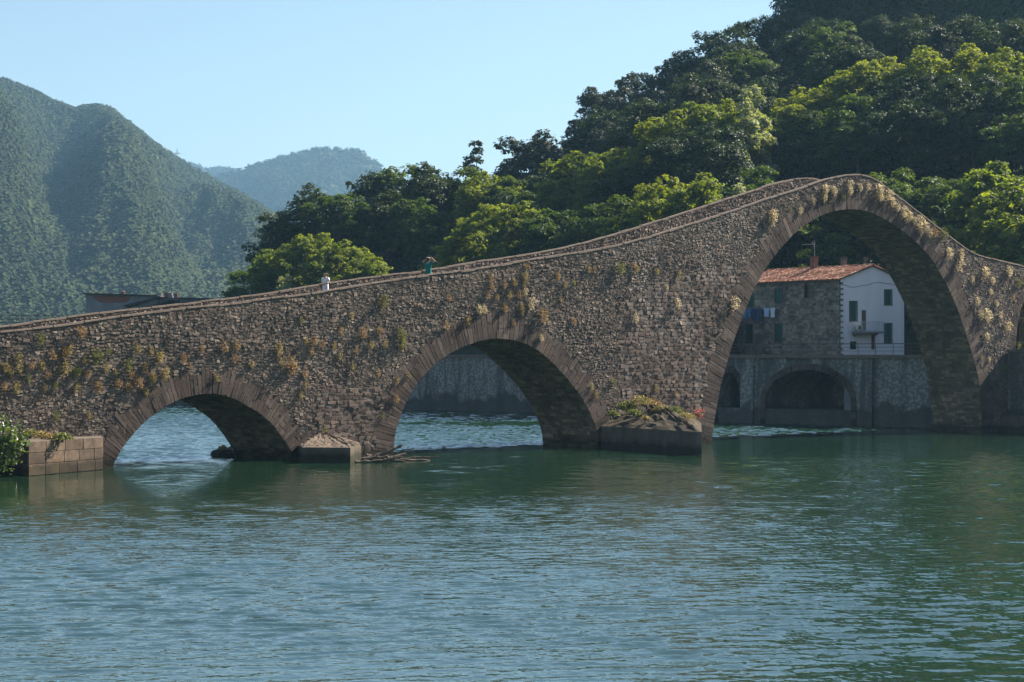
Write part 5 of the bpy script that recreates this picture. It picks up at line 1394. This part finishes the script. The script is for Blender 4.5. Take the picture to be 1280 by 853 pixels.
# driftwood heap at the foot of the pier between the small arches
DW = [(458, 577.5, 3.6, .16, 8, 'thick pale'), (472, 577, 4.2, .14, 22, 'dark slanting'), (480, 576.5, 3.4, .12, 30, 'dark steep'), (488, 576, 2.8, .13, 14, 'reddish brown'), (492, 577.5, 3.0, .09, -8, 'thin grey'), (505, 576.6, 4.5, .10, -2, 'long pale floating'), (512, 575.2, 4.8, .08, 3, 'long thin dark floating'), (466, 578.6, 3.0, .08, 4, 'thin pale'), (484, 578.4, 2.6, .10, 10, 'short pale'), (476, 575.8, 2.6, .10, -18, 'short crooked')]
for i, (px, py, L_, rad, ang, ad) in enumerate(DW):
    L_ *= .78
    c = water_pt(px, py); d = Vector((math.cos(R(ang)) * .93, .36 * math.cos(R(ang)) * (1 if i % 2 else -.3), math.sin(R(ang)) * .8)).normalized()
    K = 7; pts = [d * (L_ * (k / K - .5)) + Vector((0, rnd.uniform(-.06, .06), rnd.uniform(-.05, .05))) for k in range(K + 1)]
    mb = MB().tube(pts, [rad * (1.1 - .6 * k / K) for k in range(K + 1)], 8)
    for k in (3, 5): mb.tube([pts[k], pts[k] + Vector((rnd.uniform(-.2, .4), rnd.uniform(-.3, .1), rnd.uniform(.15, .5)))], [rad * .4, rad * .12], 5)
    o = mb.build('drift_log', M['drift']); o.location = c + Vector((0, 0, .08 + max(0, d.z) * L_ * .32)); 
    tag(o, ad + ' log in the driftwood heap at the foot of the second pier', 'log', 'driftwood at the pier foot')
br_ = empty('dead_branch', at(862, 537.6, 155.0), 0, 'bare pale branch lying on the corner of the great pier cap', 'branch')
MB().tube([(-1.3, -.1, -.12), (-.4, -.05, .06), (.5, 0, .2)], [.07, .06, .03], 6).tube([(-.5, 0, .05), (-1.0, .2, .16)], [.04, .02], 5).build('wood', M['drift'], br_)

# ------------------------------------------------------------ people on the bridge
def skin_body(name, joints, edges, mat, parent, sub=2, root=0):
    """joints: name -> (pos, radius); grown with a Skin modifier, then applied"""
    names = list(joints); me = bpy.data.meshes.new(name)
    me.from_pydata([joints[k][0] for k in names], [(names.index(a), names.index(b)) for a, b in edges], [])
    o = bpy.data.objects.new(name, me); COL.objects.link(o)
    sk = o.modifiers.new('skin', 'SKIN'); 
    for i, k in enumerate(names):
        rr = joints[k][1]; rr = rr if isinstance(rr, tuple) else (rr, rr)
        me.skin_vertices[0].data[i].radius = rr; me.skin_vertices[0].data[i].use_root = (i == root)
    sk.use_smooth_shade = True
    sb = o.modifiers.new('sub', 'SUBSURF'); sb.levels = sub; sb.render_levels = sub
    dg = bpy.context.evaluated_depsgraph_get(); dg.update()
    m2 = bpy.data.meshes.new_from_object(o.evaluated_get(dg)); bpy.data.objects.remove(o)
    m2.materials.clear(); m2.materials.append(mat); m2.name = name
    o = bpy.data.objects.new(name, m2); COL.objects.link(o); o.parent = parent; return o
def hand(mb, w_, e_dir, side):
    """palm, four fingers and a thumb, slightly curled, starting at the wrist"""
    d = Vector(e_dir).normalized(); a = d.cross(Vector((0, 0, 1))); a = a.normalized() if a.length > .1 else Vector((1, 0, 0)); n = a.cross(d)
    w_ = Vector(w_)
    mb.tube([w_ - d * .02, w_ + d * .03, w_ + d * .085], [.024, .036, .034], 8)
    for k, L_ in enumerate((.066, .078, .073, .058)):
        o = a * ((k - 1.5) * .019); s = w_ + d * .078 + o
        mb.tube([s, s + d * L_ * .5, s + d * L_ * .85 + n * L_ * -.3 * side, s + d * L_ * .95 + n * L_ * -.5 * side], [.0095, .009, .008, .006], 6)
    s = w_ + d * .02 + a * .03
    mb.tube([s, s + a * .028 + d * .025, s + a * .035 + d * .055], [.012, .010, .007], 6)
def skinmat(n, c): return noisy(n, tuple(x * .9 for x in c), c, 20, .55, 0)
M['skin'] = skinmat('skin', (.50, .29, .20)); M['skin2'] = skinmat('skin_tanned', (.42, .23, .15))
M['white'] = noisy('white_cotton', (.66, .64, .66), (.78, .76, .78), 12, .9, .004); M['green'] = noisy('teal_cotton', (.008, .13, .11), (.015, .18, .15), 12, .9, .004)
M['hair'] = noisy('brown_hair', (.05, .022, .014), (.10, .045, .028), 30, .6, .004); M['cap'] = noisy('pale_cap', (.42, .37, .33), (.55, .5, .46), 10, .9, 0)
M['jeans'] = noisy('denim', (.05, .07, .12), (.08, .11, .18), 20, .9, 0); M['shoe'] = noisy('shoe_leather', (.06, .05, .045), (.1, .09, .08), 20, .6, 0); M['black'] = noisy('dark_cloth', (.015, .016, .02), (.03, .03, .035), 20, .9, 0)
def person(loc, yaw, sex, arms, top, legs, skin, lab, sleeve, hat=None, bag=False, lean=0.0, headyaw=0, nod=0):
    p = empty('person', loc, yaw, lab, 'person'); p.scale = (1.22, 1.22, 1.22)
    J = {'pel': ((0, 0, .95), (.15, .11)), 'wai': ((0, lean * .4, 1.10), (.135, .10)), 'che': ((0, lean, 1.30), (.165, .115)), 'nek': ((0, lean * 1.1, 1.44), (.062, .062)), 'hd0': ((0, lean * 1.1 - .012 - nod * .3, 1.525), (.078, .088)), 'hd1': ((0, lean * 1.1 - .01 - nod, 1.61), (.098, .115)), 'hd2': ((0, lean * 1.1 - nod, 1.69), (.088, .10))}
    E = [('pel', 'wai'), ('wai', 'che'), ('che', 'nek'), ('nek', 'hd0'), ('hd0', 'hd1'), ('hd1', 'hd2')]
    for sd, nm in ((-1, 'l'), (1, 'r')):
        J['hip' + nm] = ((sd * .10, 0, .90), .095); J['kne' + nm] = ((sd * .115, -.02, .50), .062); J['ank' + nm] = ((sd * .12, .02, .09), .042); J['toe' + nm] = ((sd * .13, -.14, .035), .035)
        E += [('pel', 'hip' + nm), ('hip' + nm, 'kne' + nm), ('kne' + nm, 'ank' + nm), ('ank' + nm, 'toe' + nm)]
        el_, wr = arms[nm]
        J['sho' + nm] = ((sd * .185, lean, 1.40), .058); J['elb' + nm] = (el_, .042); J['wri' + nm] = (wr, .028)
        E += [('che', 'sho' + nm), ('sho' + nm, 'elb' + nm), ('elb' + nm, 'wri' + nm)]
    body = skin_body('body', J, E, M[skin], p)
    # face, ears and hands joined into the same figure
    mb = MB(); hc = Vector(J['hd1'][0])
    def hp(x, y, z): q = Matrix.Rotation(headyaw, 3, 'Z') @ Vector((x, y, z)); return hc + q
    mb.tube([hp(0, -.098, .03), hp(0, -.128, -.005), hp(0, -.10, -.015)], [.008, .015, .012], 6)
    for sx in (-1, 1): mb.tube([hp(sx * .092, 0, .02), hp(sx * .108, .01, .0), hp(sx * .092, .0, -.03)], [.012, .016, .008], 6)
    for nm, sd in (('l', -1), ('r', 1)):
        e, w_ = Vector(arms[nm][0]), Vector(arms[nm][1]); hand(mb, w_, (w_ - e), sd)
    vb = [v.co[:] for v in body.data.vertices]; fb = [list(f.vertices) for f in body.data.polygons]; nb = len(vb)
    me = bpy.data.meshes.new('body'); me.from_pydata(vb + [tuple(v) for v in mb.v], [], fb + [[nb + i for i in f] for f in mb.f]); me.materials.append(M[skin])
    me.polygons.foreach_set('use_smooth', np.ones(len(me.polygons), dtype=bool)); body.data = me
    fm = MB()
    for sx in (-1, 1): fm.box(hp(sx * .034, -.104, .022), (.022, .012, .010))
    fm.box(hp(0, -.10, -.048), (.045, .012, .008)); fm.build('face_feature', M['hair'], p)
    g = .034
    S = {k_: (J[k_][0], tuple(np.array(J[k_][1] if isinstance(J[k_][1], tuple) else (J[k_][1],) * 2) + g)) for k_ in ('pel', 'wai', 'che', 'shol', 'shor')}
    S['low'] = ((0, 0, .72 if sex == 'f' else .80), (.20, .165)); S['pel'] = ((0, 0, .92), (.195, .155)); S['nek'] = ((0, lean * 1.05, 1.45), (.085, .085))
    ES = [('low', 'pel'), ('pel', 'wai'), ('wai', 'che'), ('che', 'nek'), ('che', 'shol'), ('che', 'shor')]
    for nm in 'lr':
        sh, e = Vector(J['sho' + nm][0]), Vector(arms[nm][0])
        if sleeve: S['slv' + nm] = (tuple(sh.lerp(e, .62)), .078); ES.append(('sho' + nm, 'slv' + nm))
    skin_body('shirt', S, ES, M[top], p, root=list(S).index('pel'))
    T = {'pel': ((0, 0, .90), (.125, .10))}; ET = []
    for sd, nm in ((-1, 'l'), (1, 'r')):
        T['hip' + nm] = ((sd * .088, 0, .84), .080); T['kne' + nm] = ((sd * .115, -.02, .50), .08); T['ank' + nm] = ((sd * .12, .02, .13), .062)
        ET += [('pel', 'hip' + nm), ('hip' + nm, 'kne' + nm), ('kne' + nm, 'ank' + nm)]
    skin_body('trousers', T, ET, M[legs], p)
    for sd in (-1, 1): skin_body('shoe', {'a': ((sd * .12, .05, .05), .05), 'b': ((sd * .125, -.05, .045), .05), 'c': ((sd * .13, -.15, .035), .036)}, [('a', 'b'), ('b', 'c')], M['shoe'], p, 1)
    hq = [hp(0, .02, .06), hp(0, .04, .02), hp(0, .045, -.05)]
    skin_body('hair', {'a': (tuple(hp(0, .01, .095)), (.088, .098)), 'b': (tuple(hp(0, .035, .05)), (.118, .112)), 'c': (tuple(hp(0, .055, -.03)), (.10, .075)), 'd': (tuple(hp(0, .055, -.09)), (.07, .05))}, [('a', 'b'), ('b', 'c'), ('c', 'd')], M['hair'], p)
    if hat: 
        skin_body('cap', {'a': (tuple(hp(0, .01, .135)), (.085, .09)), 'b': (tuple(hp(0, .012, .095)), (.125, .13)), 'c': (tuple(hp(0, .014, .05)), (.132, .138))}, [('a', 'b'), ('b', 'c')], M['cap'], p)
        MB().box(hp(0, -.15, .045), (.15, .11, .012), Matrix.Rotation(headyaw, 3, 'Z')).build('cap_brim', M['cap'], p)
    return p
def deck_z(px, py): s_, z_ = face(px, py); return s_, z_ - PAR_H - COP
def stand(px, n):
    """a place on the deck, n metres behind the near face, seen at that column"""
    for it in range(40):
        pass
    lo_, hi_ = -90.0, 30.0
    for it in range(50):
        m = (lo_ + hi_) / 2; P = B0 + U * m - NRM * n
        if CX + F * P.x / P.y < px: lo_ = m
        else: hi_ = m
    return bp(lo_, float(topz(lo_)) - PAR_H - COP, -n), lo_
l1, s1 = stand(407, 1.3)
person(l1, R(-35), 'f', {'l': ((-.27, .02, 1.16), (-.08, -.20, 1.10)), 'r': ((.27, .02, 1.16), (.10, -.22, 1.12))}, 'white', 'jeans', 'skin',
       'person with brown hair in a white T-shirt standing on the bridge with bent arms', True, headyaw=R(-20), nod=.03)
l2, s2 = stand(535.5, 1.3)
person(l2, R(155), 'm', {'l': ((-.40, -.05, 1.50), (-.17, -.17, 1.66)), 'r': ((.40, -.05, 1.50), (.17, -.17, 1.66))}, 'green', 'black', 'skin2',
       'person in teal shirt and pale cap on the bridge, both arms raised to the head', True, hat=True)

# ------------------------------------------------------------ overall reflectance: real-world base colours for what stands in full sun
KEEP = ('embankment_masonry', 'white_plaster', 'house_stone', 'soffit_stone', 'grey_render', 'haze', 'terracotta_tile', 'shutter_green', 'galvanised', 'rusty_rail', 'dark_glass')
for m in list(bpy.data.materials):
    if m.name in KEEP or m.name.startswith('cloth_') or not m.use_nodes: continue
    k = 1.0 if m.name.startswith('tuft') or m.name in ('leaf_bright_green', 'leaf_silver', 'white_cotton', 'teal_cotton', 'skin', 'skin_tanned') else .92 if m.name in ('rubble_stone', 'ring_stone', 'coping_stone', 'mortar_core', 'lime_mortar', 'ashlar_block', 'old_concrete') else .92 if m.name.startswith('leaf_') else .8
    for n in list(m.node_tree.nodes):
        i = n.inputs.get('Base Color') if n.type == 'BSDF_PRINCIPLED' else n.inputs.get('Color') if n.type == 'BSDF_TRANSLUCENT' else None
        if i is not None and i.is_linked:
            src = i.links[0].from_socket; m.node_tree.links.new(mix(m.node_tree, 1.0, src, (k, k, k), 'MULTIPLY'), i)

# dark damp band along the waterline on everything that stands in the river
for nm in ('rubble_stone', 'ring_stone', 'ashlar_block', 'old_concrete', 'mortar_core', 'soffit_stone', 'lime_mortar', 'rough_mortar'):
    m = bpy.data.materials[nm]; nt = m.node_tree; i = nt.nodes['Principled BSDF'].inputs['Base Color']; src = i.links[0].from_socket
    sep = nt.nodes.new('ShaderNodeSeparateXYZ'); nt.links.new(coords(nt), sep.inputs[0])
    ad = nt.nodes.new('ShaderNodeMath'); ad.operation = 'MULTIPLY_ADD'; ad.inputs[1].default_value = -.9
    nt.links.new(noise(nt, coords(nt, (1, 1, .4)), 1.1, 5, .7), ad.inputs[0]); nt.links.new(sep.outputs[2], ad.inputs[2])
    nt.links.new(mix(nt, 1.0, src, ramp(nt, ad.outputs[0], [(.0, (.30, .32, .26)), (.10, (.62, .6, .54)), (.45, (1, 1, 1))]).outputs[0], 'MULTIPLY'), i)
